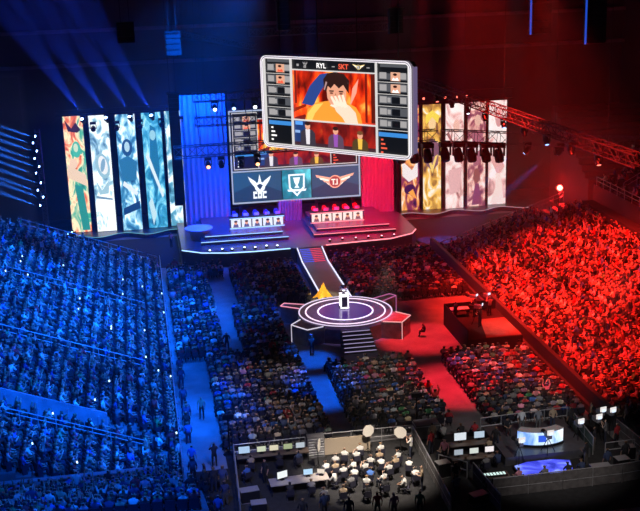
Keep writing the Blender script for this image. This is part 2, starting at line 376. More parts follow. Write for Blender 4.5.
def person(name, pose, shirt, loc, rz, label, k=None, s=1., group=None):
    k = random.randrange(48) if k is None else k
    k = k % 6
    key = (pose, shirt, k)
    if key not in PM: PM[key] = person_mesh(pose, shirt, k*7+3)
    o = bpy.data.objects.new(name, PM[key]); C.objects.link(o); o.location = loc; o.rotation_euler.z = rz; o.scale = (s, s, s)
    return tag(o, label, 'person', group)
# ---- seat plan:  (x, y, z, yaw, block, row text, seat text, style)
SEATS = []
AISLES_L = (94, 79.5)
def near_any(y, ys, w): return any(abs(y-a) < w for a in ys)
n = 0
for i in range(18):
    x = 1.0-RUN*(i+.45); z = .35+.32*i
    for k in range(74):
        y = 69.0+.56*k
        if y > LY1-.4 or near_any(y, AISLES_L, .55): continue
        SEATS.append((x, y, z, -PI/2+.45, 'blue terrace above the entrance wall', i, k, 'L'))
for i in range(18):
    x = 1.0-RUN*(i+.45); z = max(.04, -.4+.32*i)
    for k in range(14):
        y = 60.7+.56*k
        if abs(y-66.6) < .5 or y > 68: continue
        SEATS.append((x, y, z, -PI/2+.45, 'lower blue terrace before the entrance wall', i, k, 'L'))
for i in range(15):
    y = 59.6-.9*(i+.78); z = 1.9+.35*i
    for k in range(24):
        x = min(1.3, -.9+.3*i)-.56*k
        SEATS.append((x, y, z, -.15, 'nearest section behind the parapet', i, k, 'L'))
for i in range(16):
    x = 30+RUN*(i+.5); z = .3+.29*i
    for k in range(80):
        y = 63.6+.56*k
        if y > 108 or near_any(y, (96, 80.5), .4) or (y > 104.5 and i > 11): continue
        SEATS.append((x, y, z, PI/2-.45, 'red terrace', i, k, 'R'))
for i in range(13):
    x = 45.2+.9*(i+.5); z = 7.6+.5*i
    for k in range(90):
        y = 67+.58*k
        if y > 102.5: continue
        SEATS.append((x, y, z, PI/2-.4, 'upper terrace', i, k, 'U'))
def block(x0, x1, y0, y1, name, face=0.):
    nx = int((x1-x0)/.56); ny = int((y1-y0)/.88)
    for j in range(ny):
        for k in range(nx):
            SEATS.append((x0+.28+.56*k, y0+.4+.88*j, 0, face+(16.5-x0-.56*k)*.006, name, j, k, 'F'))
block(3.9, 11.4, 66.2, 83.0, 'floor block left of the blue aisle')
block(12.8, 20.0, 66.6, 79.6, 'middle floor block before the round stage')
block(22.0, 29.1, 66.0, 80.0, 'floor block right of the red aisle')
block(7.8, 14.6, 95.5, 108.5, 'floor block beside the runway on the left')
block(7.0, 11.4, 83.2, 95.3, 'floor block left of the round stage')
block(5.6, 7.8, 105.5, 109.4, 'floor block at the far end of the upper blue aisle')
block(1.7, 5.9, 83.2, 109.5, 'narrow floor block along the blue terrace')
block(18.4, 29.3, 94.2, 109.6, 'floor block beside the runway on the right')
block(1.5, 4.1, 55.5, 63.9, 'narrow standing group left of the crew pen')
block(1.5, 2.3, 64.5, 82.0, 'narrow standing strip at the blue terrace')
# project to find which show and how big
Ri = np.array(R)
def proj(p):
    c = Ri.T @ (np.array(p)-np.array([0, 0, 32])); return 320+1109*c[0]/c[2], 255.5+1109*c[1]/c[2], c[2]
vis = []
for s in SEATS:
    u, v, d = proj((s[0], s[1], s[2]+.9))
    occ = random.random()
    dens = {'L': .93, 'R': .96, 'U': .4, 'F': .95}[s[7]]
    if 'narrow standing' in s[4]: dens = .35
    if occ > dens: continue
    inn = -8 < u < 648 and v < 520
    if u > 690 or u < -60 or v > 560: continue
    vis.append((d if inn else 1e3, s))
vis.sort(key=lambda a: a[0])
N_IND = 246
folding = MB(); folding.box(-.22, -.2, .42, .22, .22, .45); folding.box(-.21, -.24, .52, .21, -.21, .88)
for sx in (-.2, .2):
    folding.tube((sx, -.26, .9), (sx, .2, 0), .014, 4); folding.tube((sx, .2, .44), (sx, -.24, 0), .014, 4)
stad = MB(); stad.box(-.23, -.16, .40, .23, .24, .46); stad.cbox((0, -.21, .68), (.46, .05, .52), rx=-.15); stad.box(-.26, -.2, .0, -.22, .1, .6); stad.box(.22, -.2, .0, .26, .1, .6)
def mb_mesh(mb, name, m):
    me = bpy.data.meshes.new(name); me.from_pydata(mb.v, [], mb.f); me.materials.append(m); me.update(); return me
fold_me = mb_mesh(folding, 'folding_chair', m_seat); stad_me = mb_mesh(stad, 'stadium_seat', m_seat)
names = list(SHIRTS); wts = [.34,.16,.12,.14,.06,.07,.05,.02,.04]
names_red = names
crowd_rest = []; cnt = {'folding_chair': 0, 'stadium_seat': 0}; seat_rest = []
for q, (d, s) in enumerate(vis):
    x, y, z, yaw, blk, i, k, st = s
    x += random.uniform(-.05, .05); y += random.uniform(-.05, .05); yw = yaw+random.uniform(-.3, .3)
    pose = random.choices(['rest','clap','lean','cheer','stand'], [.42,.26,.16,.10,.06] if st in 'LR' else [.6,.16,.2,.02,.02])[0]
    if 'standing' in blk: pose = 'stand'
    row = ('%s row' % ordn(i)) ; seat = ordn(k)
    if q < N_IND and d < 500:
        sh = random.choices(names, wts)[0]
        rel = {'nearest section behind the parapet': ('back from the parapet', 'from its slanting rail'),
               'lower blue terrace before the entrance wall': ('up from the floor', 'from the near end')}.get(blk, ('from the crew pens', 'from its left edge'))
        person('spectator', pose, sh, (x, y, z), yw, 'spectator in %s top, %s %s, %s seat %s' % (sh, row, rel[0], seat, rel[1]) , s=random.uniform(.94, 1.06))
        C.objects[-1]['group'] = 'spectators in the ' + blk
        if blk not in ('nearest section behind the parapet',): C.objects[-1]['label'] = 'spectator in %s top, %s %s, %s seat, %s' % (sh, row, rel[0], seat, {'lower blue terrace before the entrance wall':'lower blue terrace','blue terrace above the entrance wall':'blue terrace','red terrace':'red terrace','floor block left of the blue aisle':'left floor block','middle floor block before the round stage':'middle floor block','floor block right of the red aisle':'right floor block'}.get(blk, blk))
        if 'standing' in blk: C.objects[-1]['label'] = 'standing person in %s top, %s %s, %s place' % (sh, row, 'left of the crew pen' if 'group' in blk else 'at the blue terrace foot', seat)
    else: crowd_rest.append((x, y, z, yw, pose, st))
    if 'standing' in blk: continue
    kind = 'folding_chair' if st == 'F' else 'stadium_seat'
    if cnt[kind] < 300 and d < 500:
        cnt[kind] += 1
        o = bpy.data.objects.new(kind, fold_me if st == 'F' else stad_me); C.objects.link(o); o.location = (s[0], s[1], s[2]); o.rotation_euler.z = yaw
        sb = {'lower blue terrace before the entrance wall':'lower blue terrace','blue terrace above the entrance wall':'blue terrace','nearest section behind the parapet':'nearest section','floor block left of the blue aisle':'left floor block','middle floor block before the round stage':'middle floor block','floor block right of the red aisle':'right floor block'}.get(blk, blk)
        tag(o, 'dark %s under a spectator, %s row, %s seat, %s' % (kind.replace('_', ' '), ordn(i), seat, sb), 'chair', 'seats in the ' + blk)
    else: seat_rest.append((s[0], s[1], s[2], yaw, st))
def crowd_object(rows, name, label):
    VV = []; FF = []; CC = []; o = 0
    for (x, y, z, yw, pose, st) in rows:
        V, F, reg = LOW[pose]; c, s = math.cos(yw), math.sin(yw); sc_ = random.uniform(.93, 1.08)
        X = V*sc_; VV.append(np.c_[X[:, 0]*c-X[:, 1]*s+x, X[:, 0]*s+X[:, 1]*c+y, X[:, 2]+z])
        FF += [tuple(i+o for i in f) for f in F]; o += len(V)
        sh = SHIRTS[random.choices(names, wts if st in 'FU' else [.2,.1,.22,.18,.08,.08,.09,.02,.03])[0]]
        kk = random.choice((.3, .5, .9, 1.3, 1.6)) if st in 'LR' else random.uniform(.5, 1.3)
        sh = tuple(min(.9, c_*kk*random.uniform(.85, 1.15)) for c_ in sh)
        CC.append(palette(sh)[reg])
    V = np.vstack(VV); col = np.vstack(CC)
    me = bpy.data.meshes.new(name); me.from_pydata(V.tolist(), [], FF)
    a = me.color_attributes.new('col', 'FLOAT_COLOR', 'POINT'); a.data.foreach_set('color', np.c_[col, np.ones(len(col))].ravel())
    me.polygons.foreach_set('use_smooth', [True]*len(FF)); me.materials.append(crowd_mat); me.update()
    ob = bpy.data.objects.new(name, me); C.objects.link(ob); return tag(ob, label, 'crowd', kind='stuff')
GL = [s for d, s in vis[260:] if s[7] == 'L' and d < 500]; random.shuffle(GL)
PH = None
for s in GL[:26]:
    if PH is None:
        pm_ = MB(); pm_.box(-.05, -.008, 0, .05, .008, .17, 0); pm_.box(-.045, .0081, .01, .045, .012, .16, 1); PH = bpy.data.meshes.new('phone'); PH.from_pydata(pm_.v, [], pm_.f)
        PH.materials.append(m_blackp); PH.materials.append(emi('phone_glow', (.6, .85, 1), 3)); PH.polygons.foreach_set('material_index', pm_.m)
    o = bpy.data.objects.new('phone', PH); C.objects.link(o); fx, fy = -math.sin(s[3]), math.cos(s[3]); o.location = (s[0]+fx*.42, s[1]+fy*.42, s[2]+.9); o.rotation_euler.z = PI
    tag(o, 'tiny glowing phone held up in the blue terrace crowd', 'phone', 'phones in the blue crowd')
crowd_object(crowd_rest, 'crowd', 'mass of seated spectators filling the blue terrace, the floor and the red terrace')
def seats_object(rows, mb, name, label):
    B = np.array(mb.v); VV = []; FF = []; o = 0
    for (x, y, z, yw, st) in rows:
        c, s = math.cos(yw), math.sin(yw); VV.append(np.c_[B[:, 0]*c-B[:, 1]*s+x, B[:, 0]*s+B[:, 1]*c+y, B[:, 2]+z])
        FF += [tuple(i+o for i in f) for f in mb.f]; o += len(B)
    me = bpy.data.meshes.new(name); me.from_pydata(np.vstack(VV).tolist(), [], FF); me.materials.append(m_seat); me.update()
    ob = bpy.data.objects.new(name, me); C.objects.link(ob); return tag(ob, label, 'chairs', kind='stuff')
seats_object([r for r in seat_rest if r[4] == 'F'], folding, 'folding_chairs', 'remaining dark folding chairs under the farther floor spectators')
seats_object([r for r in seat_rest if r[4] != 'F'], stad, 'stadium_seats', 'remaining dark fixed seats under the terrace spectators')
# ================================================================== MAIN STAGE
# deck with a wavy front; z 1.6
front = [(3.5, 112.2), (5.5, 110.6), (8, 109.9), (11, 109.7), (14.6, 109.9), (15.0, 109.6), (18.0, 109.6), (18.4, 110.2), (22, 110.6), (25.5, 110.9), (28.2, 112.4), (29, 114)]
deck_poly = front + [(29, 124), (3.5, 124)]
stg = thing('main_stage', 'wide main stage at the far end, lit blue left and red right', 'stage', (16, 110, 0))
def W(mb, name, m, root, smooth=False):     # world-coordinate mesh parented to an unrotated root
    l = root.location; mb.v = [(a-l.x, b-l.y, c-l.z) for a, b, c in mb.v]; return mb.build(name, m, root, smooth=smooth)
W(MB().prism(deck_poly, 0, 1.55), 'deck', m_stage, stg)
mb = MB(); [mb.tube((a[0], a[1]-.03, 1.5), (b[0], b[1]-.03, 1.5), .06, 5) for a, b in zip(front[:5], front[1:5])]
tag(W(mb, 'edge_light', m_led_b, stg), 'blue-white light line along the left stage edge')
mb = MB(); [mb.tube((a[0], a[1]-.03, 1.5), (b[0], b[1]-.03, 1.5), .06, 5) for a, b in zip(front[7:], front[8:])]
tag(W(mb, 'edge_light', m_led_r, stg), 'pinkish light line along the right stage edge')
for x0, x1, m, who in ((5.6, 14.9, m_led_b, 'left'), (17.6, 26.6, m_led_r, 'right')):
    mb = MB(); mb.box(x0, 113.2, 1.55, x1, 122.5, 1.95); mb.box(x0+.5, 114.2, 1.95, x1-.5, 122.5, 2.3)
    W(mb, 'riser', m_stage, stg)
    mb = MB(); mb.tube((x0, 113.17, 1.9), (x1, 113.17, 1.9), .035, 4); mb.tube((x0+.5, 114.17, 2.25), (x1-.5, 114.17, 2.25), .035, 4)
    W(mb, 'riser_light', m, stg)
# stage floor lights: small bright dots along each half
for i, x in enumerate([6.3, 7.6, 8.6, 9.9, 11.0, 12.2, 13.3]):
    t = thing('stage_light', 'small white-blue spotlight on the left stage front, %s from the left end' % ordn(i), 'stage light', (x, 110.4+.25*(i % 2), 1.55), 0, 'lights along the left stage front')
    MB().lathe([(0, 0), (.14, 0), (.16, .12), (.12, .2), (0, .2)], 8).build('housing', m_blackp, t)
    MB().lathe([(.11, .2), (.08, .26), (0, .28)], 8).build('lens', emi('lens_white', (.7, .85, 1), 6), t.children[0])
for i, x in enumerate([19, 20.4, 21.8, 23.2, 24.6, 26]):
    t = thing('stage_light', 'small reddish spotlight on the right stage front, %s from the runway' % ordn(i), 'stage light', (x, 111.3+.2*(i % 2), 1.55), 0, 'lights along the right stage front')
    MB().lathe([(0, 0), (.14, 0), (.16, .12), (.12, .2), (0, .2)], 8).build('housing', m_blackp, t)
    MB().lathe([(.11, .2), (.08, .26), (0, .28)], 8).build('lens', emi('lens_pink', (1, .5, .55), 3), t.children[0])

# ---- flat pictures: polygons (x, z) standing off a screen face, local -Y is the viewer
def poly_part(root, name, items, d0=.02, label=None, mx=None):
    """items: (polygon[(x,z)], material)"""
    mb = MB(); ms = []; 
    for k, (pg, m) in enumerate(items):
        if m not in ms: ms.append(m)
        y = -(d0+.004*k)
        mb.facep(pg, y, y+.004, ms.index(m))
    o = mb.build(name, ms, root)
    if label: o['label'] = label
    return o
def ell(cx, cz, rx, rz, n=16, a=0):
    return [(cx+rx*math.cos(t)*math.cos(a)-rz*math.sin(t)*math.sin(a), cz+rx*math.cos(t)*math.sin(a)+rz*math.sin(t)*math.cos(a)) for t in [2*PI*i/n for i in range(n)]][::-1]
def rect(x0, z0, x1, z1): return [(x0, z1), (x1, z1), (x1, z0), (x0, z0)]
E_ = {}
def em(c, st=1.0):
    k = (c, st)
    if k not in E_: E_[k] = emi('screen_%d' % len(E_), c, st)
    return E_[k]
def text_part(root, s, x, z, size, m, name, y=-.05, ax='CENTER'):
    cu = bpy.data.curves.new('t', 'FONT'); cu.body = s; cu.size = size; cu.extrude = .004; cu.align_x = ax; cu.offset = .02*size; cu.resolution_u = 3
    ob = bpy.data.objects.new('t', cu); C.objects.link(ob); bpy.context.view_layer.update()
    me = bpy.data.meshes.new_from_object(ob.evaluated_get(bpy.context.evaluated_depsgraph_get())); bpy.data.objects.remove(ob)
    me.transform(Matrix.Rotation(PI/2, 4, 'X')); me.materials.clear(); me.materials.append(m)
    o = bpy.data.objects.new(name, me); C.objects.link(o); o.parent = root; o.location = (x, y, z); return o
fire = ledmat('orange_stage_backdrop_picture', [(.36, (.1, .004, .002)), (.46, (.6, .02, .003)), (.56, (1, .09, .008)), (.68, (1, .5, .08))], .9, 1.3, .3)
dusk = ledmat('dark_red_studio_picture', [(.35, (.05, .004, .006)), (.6, (.5, .02, .01)), (.8, (.9, .2, .03))], .8, 1.0, .8)
K = em((.006, .007, .01)); LINE = em((.75, .72, .7), 1.0); GREY = em((.10, .105, .12), 1.); LG = em((.42, .40, .40), 1.); WH = em((1, .97, .95), 1.3)
SKIN = em((.85, .38, .24), 1.1); SKD = em((.55, .2, .1), 1.); HR = em((.035, .012, .01)); ORG = em((1, .36, .04), 1.1); NAV = em((.02, .05, .28), 1.0); BLU = em((.05, .28, .75), 1.0); REDL = em((1, .12, .06), 1.1)
def emblem_wings(cx, cz, s, m, m2, mbk):
    """round crest with wings swept to both sides"""
    out = []
    for sg in (-1, 1):
        for k in range(4):
            z = cz+s*(.32-.19*k); L = s*(1.55-.28*k)
            out.append(([(cx+sg*.30*s, z), (cx+sg*L, z+.30*s-.03*k*s), (cx+sg*(L-.12*s), z+.08*s), (cx+sg*.3*s, z-.15*s)][::sg], m2 if k % 2 else m))
    out.append((ell(cx, cz, .52*s, .52*s), m)); out.append((ell(cx, cz, .43*s, .43*s), mbk))
    # letters inside: T and a hooked 1
    out.append((rect(cx-.3*s, cz+.12*s, cx+.04*s, cz+.22*s), m2)); out.append((rect(cx-.18*s, cz-.25*s, cx-.08*s, cz+.12*s), m2))
    out.append((rect(cx+.12*s, cz-.25*s, cx+.22*s, cz+.22*s), m2)); out.append((rect(cx-.02*s, cz-.25*s, cx+.12*s, cz-.17*s), m2))
    return out
def emblem_horn(cx, cz, s, m, mbk):
    """pale crest of two raised horns over a shield and block letters"""
    out = []
    for sg in (-1, 1):
        out.append(([(cx+sg*.02*s, cz-.1*s), (cx+sg*.28*s, cz+.28*s), (cx+sg*.75*s, cz+.62*s), (cx+sg*.62*s, cz+.28*s), (cx+sg*.3*s, cz-.15*s)][::-sg], m))
    out.append(([(cx-.12*s, cz+.15*s), (cx, cz+.75*s), (cx+.12*s, cz+.15*s)], m))
    out.append((ell(cx, cz-.1*s, .34*s, .34*s, 12), m)); out.append(([(cx-.2*s, cz), (cx, cz+.12*s), (cx+.2*s, cz), (cx, cz-.3*s)], mbk))
    for k, x in enumerate((-.45, -.15, .15)):
        out.append((rect(cx+x*s, cz-.85*s, cx+(x+.26)*s, cz-.38*s), m)); out.append((rect(cx+(x+.09)*s, cz-.72*s, cx+(x+(.26 if k != 1 else .17))*s, cz-.54*s), mbk))
    return out
def broadcast(root, Wd, Hh, zoff=0.):
    """the match broadcast: score bar, two columns of player cards, big player picture, three casters"""
    X = lambda u: -Wd/2+u*Wd
    Z = lambda v: zoff+Hh-v*Hh
    def RC(u0, v0, u1, v1): return rect(X(u0), Z(v1), X(u1), Z(v0))
    def P2(pts): return [(X(u), Z(v)) for u, v in pts]
    ax = .208; bx = .775
    poly_part(root, 'score_bar', [(RC(.02, .02, .98, .125), K), (RC(.03, .03, .20, .06), GREY), (RC(.80, .03, .97, .06), GREY)] + emblem_horn(X(.30), Z(.07), Hh*.045, LG, K) + emblem_wings(X(.665), Z(.075), Hh*.05, em((1, .75, .3), 1.2), WH, K) + [(RC(.247, .065, .262, .09), LG), (RC(.49, .075, .51, .085), LG), (RC(.72, .07, .74, .08), LG)], .05)
    for s_, u, m in (('RYL', .418, WH), ('SKT', .568, REDL)): text_part(root, s_, X(u), Z(.1), Hh*.075, m, 'lettering', -.18)
    # player cards
    for side, u0, u1 in ((0, .025, .195), (1, .79, .97)):
        for k in range(5):
            v0 = .075+.125*k if side == 0 else .105+.125*k
            v1 = v0+.11; lit = (k < 2)
            uc = (u0+u1)/2+(.015 if side else .01)
            it = [(RC(u0, v0, u1, v1), GREY), (RC(u0, v0+.085, u1, v1), K), (RC(u0+.006, v0+.01, u0+.05, v0+.075), LG), (RC(u1-.05, v0+.01, u1-.006, v0+.075), LG if k != 3 else GREY)]
            if lit: it += [(RC(uc-.028, v0+.005, uc+.032, v0+.095), em((.85, .45, .3))), (P2([(uc-.02, v0+.09), (uc-.012, v0+.06), (uc+.015, v0+.06), (uc+.024, v0+.09)]), WH if side else REDL), (ell(X(uc), Z(v0+.045), Wd*.012, Hh*.026, 10), SKIN), (ell(X(uc), Z(v0+.028), Wd*.013, Hh*.014, 10), HR)]
            else: it += [(RC(uc-.022, v0+.012, uc+.03, v0+.082), K), (RC(uc-.05, v0+.02, uc-.03, v0+.07), LG)]
            poly_part(root, 'player_card', it, .05)
    for u0, u1, v0 in ((.025, .2, .715), (.785, .97, .745)):
        it = [(RC(u0, v0, u1, v0+.045), BLU), (RC(u0, v0+.045, u1, .965), K)]
        for k in range(4): it.append((RC(u0+.015, v0+.07+.045*k, u0+.03+.012*(k*7 % 3), v0+.088+.045*k), WH if u0 < .5 else REDL))
        poly_part(root, 'chat_panel', it, .05)
    # big picture: player in a racing chair covering his mouth with a hand
    poly_part(root, 'player_picture', [(RC(ax, .13, bx, .675), fire), (RC(.70, .14, .715, .66), em((.25,.01,.005))), (RC(.74, .14, .765, .66), em((.12,.01,.005))), (RC(.22, .14, .235, .5), em((.25,.01,.005))), (P2([(.21,.56),(.30,.50),(.30,.53),(.21,.60)]), em((.35,.02,.005))), (P2([(.215,.66),(.29,.62),(.31,.675),(.215,.675)]), em((.2,.01,.01))),
        (P2([(.27,.50),(.33,.30),(.40,.17),(.46,.15),(.44,.26),(.38,.42),(.35,.52)]), em((.03,.07,.3))),
        (P2([(.62,.30),(.66,.20),(.645,.35),(.60,.50)]), em((1,.35,.25),1.2)),
        (P2([(.29,.675),(.31,.56),(.37,.48),(.46,.45),(.57,.45),(.64,.50),(.67,.58),(.68,.675)]), ORG),
        (P2([(.31,.60),(.36,.50),(.42,.48),(.36,.60),(.34,.675),(.30,.675)]), em((1,.6,.12),1.2)),
        (P2([(.49,.40),(.49,.53),(.57,.53),(.56,.40)]), SKD),
        (P2([(.445,.30),(.45,.42),(.475,.50),(.51,.53),(.545,.50),(.575,.42),(.58,.30),(.54,.22),(.48,.22)]), SKIN),
        (P2([(.43,.34),(.425,.22),(.455,.155),(.51,.135),(.565,.155),(.60,.22),(.595,.36),(.575,.31),(.56,.27),(.53,.31),(.50,.265),(.475,.315),(.455,.29),(.445,.35)]), HR),
        (RC(.465,.335,.495,.35), HR), (RC(.53,.335,.56,.35), HR), (ell(X(.48), Z(.365), Wd*.012, Hh*.011, 8), em((.25,.08,.05))), (ell(X(.545), Z(.365), Wd*.012, Hh*.011, 8), em((.25,.08,.05))),
        (P2([(.508,.36),(.50,.41),(.52,.415)]), SKD),
        (P2([(.655,.675),(.64,.56),(.60,.49),(.55,.45),(.51,.455),(.49,.49),(.51,.56),(.55,.62),(.57,.675)]), em((1,.66,.5),1.25)),
        ] + [(P2([(.50+.022*k,.50+.005*k),(.472+.026*k,.405-.008*k),(.485+.026*k,.395-.008*k),(.523+.022*k,.49+.005*k)]), em((1,.72,.56),1.3)) for k in range(4)]
        + [(P2([(.50,.52),(.47,.50),(.478,.485),(.52,.50)]), em((1,.72,.56),1.3)), (P2([(.445,.24),(.43,.33),(.437,.335),(.455,.25)]), em((.5,.3,.3)))], .05)
    it = [(RC(ax, .69, bx, .965), dusk), (RC(ax, .69, .30, .965), em((.015, .05, .2))), (RC(ax+.01, .70, .27, .74), em((.1, .35, .9), 1.2)), (RC(.215, .80, .25, .83), em((.3, .5, .9))), (RC(.21, .93, .77, .965), em((.06, .02, .03)))]
    for uc, h, suit, shirt in ((.305, .70, em((.05, .04, .06)), em((.9, .85, .9))), (.50, .73, em((.13, .07, .12)), em((.35, .1, .5))), (.665, .755, em((.1, .06, .02)), em((1, .6, .08)))):
        it += [(P2([(uc-.055,.965),(uc-.05,h+.12),(uc-.03,h+.085),(uc+.03,h+.085),(uc+.05,h+.12),(uc+.055,.965)]), suit), (P2([(uc-.016,h+.08),(uc+.016,h+.08),(uc+.012,.95),(uc-.012,.95)]), shirt), (ell(X(uc), Z(h+.045), Wd*.018, Hh*.042, 12), SKIN), (ell(X(uc), Z(h+.018), Wd*.02, Hh*.022, 12), em((.2,.08,.03)) if uc > .6 else HR)]
    poly_part(root, 'caster_picture', it, .05)
    # thin separators and double outline
    mb = MB()
    for u in (ax-.004, bx+.004): mb.box(X(u)-.03, -.24, Z(.97), X(u)+.03, -.05, Z(.02))
    mb.box(X(ax), -.24, Z(.688), X(bx), -.05, Z(.676)); mb.box(X(.02), -.24, Z(.13), X(.98)-0, -.2, Z(.122)) if False else None
    mb.box(X(ax), -.24, Z(.135), X(bx), -.05, Z(.125))
    for k in range(5):
        mb.box(X(.02), -.1, Z(.188+.125*k), X(.2), -.05, Z(.183+.125*k)); mb.box(X(.785), -.1, Z(.218+.125*k), X(.975), -.05, Z(.213+.125*k))
    for a, b, c, d in ((.012, .015, .2, .022), (.8, .015, .985, .022), (.012, .972, .985, .98)): mb.box(X(a), -.24, Z(d), X(b if False else c), -.05, Z(b))
    for u in (.012, .985): mb.box(X(u)-.03, -.24, Z(.98), X(u)+.03, -.05, Z(.015))
    mb.build('separator_lines', LINE, root)

# ---- hanging arena screen
JW, JH = 11.31, 5.85
jb = thing('hanging_screen', 'huge hanging arena screen showing a player covering his mouth, scores RYL and SKT', 'screen', (12.4, 69.0, 19.05), math.atan2(-8, 8))
def rrect(x0, z0, x1, z1, r, n=5):
    p = []
    for cx, cz, a0 in ((x1-r, z1-r, 0), (x0+r, z1-r, 90), (x0+r, z0+r, 180), (x1-r, z0+r, 270)):
        for k in range(n+1): a = math.radians(a0+90*k/n); p.append((cx+r*math.cos(a), cz+r*math.sin(a)))
    return p[::-1]
MB().facep(rrect(-JW/2-.03, -.03, JW/2+.03, JH+.03, .35), 0, .4).build('cabinet', mat('screen_cabinet', (.06, .06, .08), .4, .4), jb)
mb = MB(); o1 = rrect(-JW/2-.05, -.05, JW/2+.05, JH+.05, .45); o2 = rrect(-JW/2+.06, .06, JW/2-.06, JH-.06, .36); nn = len(o1)
vs = [(p[0], -.27, p[1]) for p in o1] + [(p[0], -.27, p[1]) for p in o2] + [(p[0], .1, p[1]) for p in o1] + [(p[0], .1, p[1]) for p in o2]
fs = []
for i in range(nn):
    j = (i+1) % nn; fs += [(i, j, nn+j, nn+i), (2*nn+i, 2*nn+j, j, i), (nn+i, nn+j, 3*nn+j, 3*nn+i), (2*nn+j, 2*nn+i, 3*nn+i, 3*nn+j)]
mb.add(vs, fs); mb.build('bezel', mat('silver_bezel', (.3, .28, .33), .3, .4, (.5, .42, .55), .3), jb)
for oo in (o1, o2): MB().path([(p[0], -.28, p[1]) for p in oo+oo[:1]], .03, 4).build('bezel_light_line', em((.95, .9, .95), 1.2), jb)
MB().box(JW/2+.03, .0, .3, JW/2+.1, .4, JH-.3).build('side_light_strip', emi('side_strip', (.4, .3, .6), .35), jb)  # dim purple emission colouring the side edge of the cabinet
broadcast(jb, JW, JH)
for x in (-4.5, -1.5, 1.5, 4.5): MB().tube((x, .3, JH+.05), (x, .3, 14.9), .03, 4).build('hoist_cable', m_black, jb)

# ---- central LED wall behind the players
cw = thing('stage_screen', 'large LED wall behind the players with two team crests along its lower part', 'screen', (17.2, 122, 3.9))
MB().box(-7.35, .05, -.15, 7.35, .5, 12.3).build('cabinet', m_blackp, cw)
for x in (-6.5, -2.2, 2.2, 6.5): MB().box(x-.15, .1, -2.35, x+.15, .4, -.15).build('support_post', m_black, cw)
MB().box(-7.35, -.1, -.1, -7.2, .05, 10.3).box(7.2, -.1, -.1, 7.35, .05, 10.3).box(-7.35, -.1, 10.25, 7.35, .05, 10.4).box(-7.35, -.1, -.15, 7.35, .05, 0).box(-7.2, -.1, 3.45, 7.2, .0, 3.6).build('screen_frame', em((.5, .6, .8), .8), cw)
broadcast(cw, 14.3, 6.6, 3.65)
tealled = ledmat('teal_crest_backdrop_picture', [(.3, (.0, .06, .12)), (.5, (.0, .25, .35)), (.7, (.1, .7, .8))], .5, 1.2, 1.5)
TEAM = em((.012, .05, .11), 1.1); TEAM2 = em((.02, .09, .18), 1.1); PALE = em((.85, .9, .95), 1.3)
poly_part(cw, 'left_team_panel', [(rect(-7.15, .05, -1.75, 3.4), TEAM2), ([(-7.15, .05), (-7.15, 1.2), (-4.5, 2.2), (-1.75, 1.0), (-1.75, .05)], TEAM)] + emblem_horn(-4.2, 1.85, 1.75, PALE, TEAM), .05)
poly_part(cw, 'trophy_panel', [(rect(-1.65, .05, 1.65, 3.4), tealled), ([(-.95, 2.9), (.95, 2.9), (.9, 1.3), (.0, .3), (-.9, 1.3)], PALE), ([(-.75, 2.7), (.75, 2.7), (.7, 1.4), (0, .6), (-.7, 1.4)], em((.03, .3, .42))), ([(-.4, 2.5), (.4, 2.5), (.25, 1.9), (.1, 1.6), (.3, 1.3), (-.3, 1.3), (-.1, 1.6), (-.25, 1.9)], PALE), ([(-1.1, 1.15), (1.1, 1.15), (1.0, .9), (-1.0, .9)], PALE)], .05)
poly_part(cw, 'right_team_panel', [(rect(1.75, .05, 7.15, 3.4), TEAM2), ([(1.75, .05), (1.75, 1.0), (4.5, 2.0), (7.15, 1.2), (7.15, .05)], TEAM)] + emblem_wings(4.4, 1.75, 1.45, em((1, .45, .3), 1.2), em((1, .85, .75), 1.3), em((.5, .05, .05))), .05)
# ---- curtains lit blue and red at the sides
def curtain(x0, x1, y, z1, label, z0=1.55):
    mb = MB(); n = 40; ph = [(x0+(x1-x0)*i/n, y+.22*math.sin(i*1.35)) for i in range(n+1)]
    vs = [(a, b, z0) for a, b in ph] + [(a, b, z1) for a, b in ph] + [(a, b+.06, z0) for a, b in ph] + [(a, b+.06, z1) for a, b in ph]; N = n+1
    fs = [(i, i+1, N+i+1, N+i) for i in range(n)] + [(2*N+i+1, 2*N+i, 3*N+i, 3*N+i+1) for i in range(n)]
    mb.add(vs, fs); return tag(mb.build('curtain', m_curt, smooth=True), label, 'curtain')
curtain(4.6, 9.6, 122.6, 16.2, 'tall pleated curtain lit deep blue left of the stage screen')
curtain(24.8, 28.6, 122.6, 12.5, 'tall pleated curtain lit red right of the stage screen')
curtain(14.9, 17.6, 121.4, 3.9, 'short drape under the stage screen between the player desks')
# wall fins (dark frames) over the curtains
for x, l in ((4.4, 'left of the blue curtain'), (29.0, 'right of the red curtain')):
    mb = MB(); mb.box(x-.15, 122, 0, x+.15, 122.6, 14); mb.box(x-.5, 122, 13.7, x+.5, 122.6, 14)
    tag(mb.build('stage_pillar', m_black), 'slim black upright '+l, 'pillar')

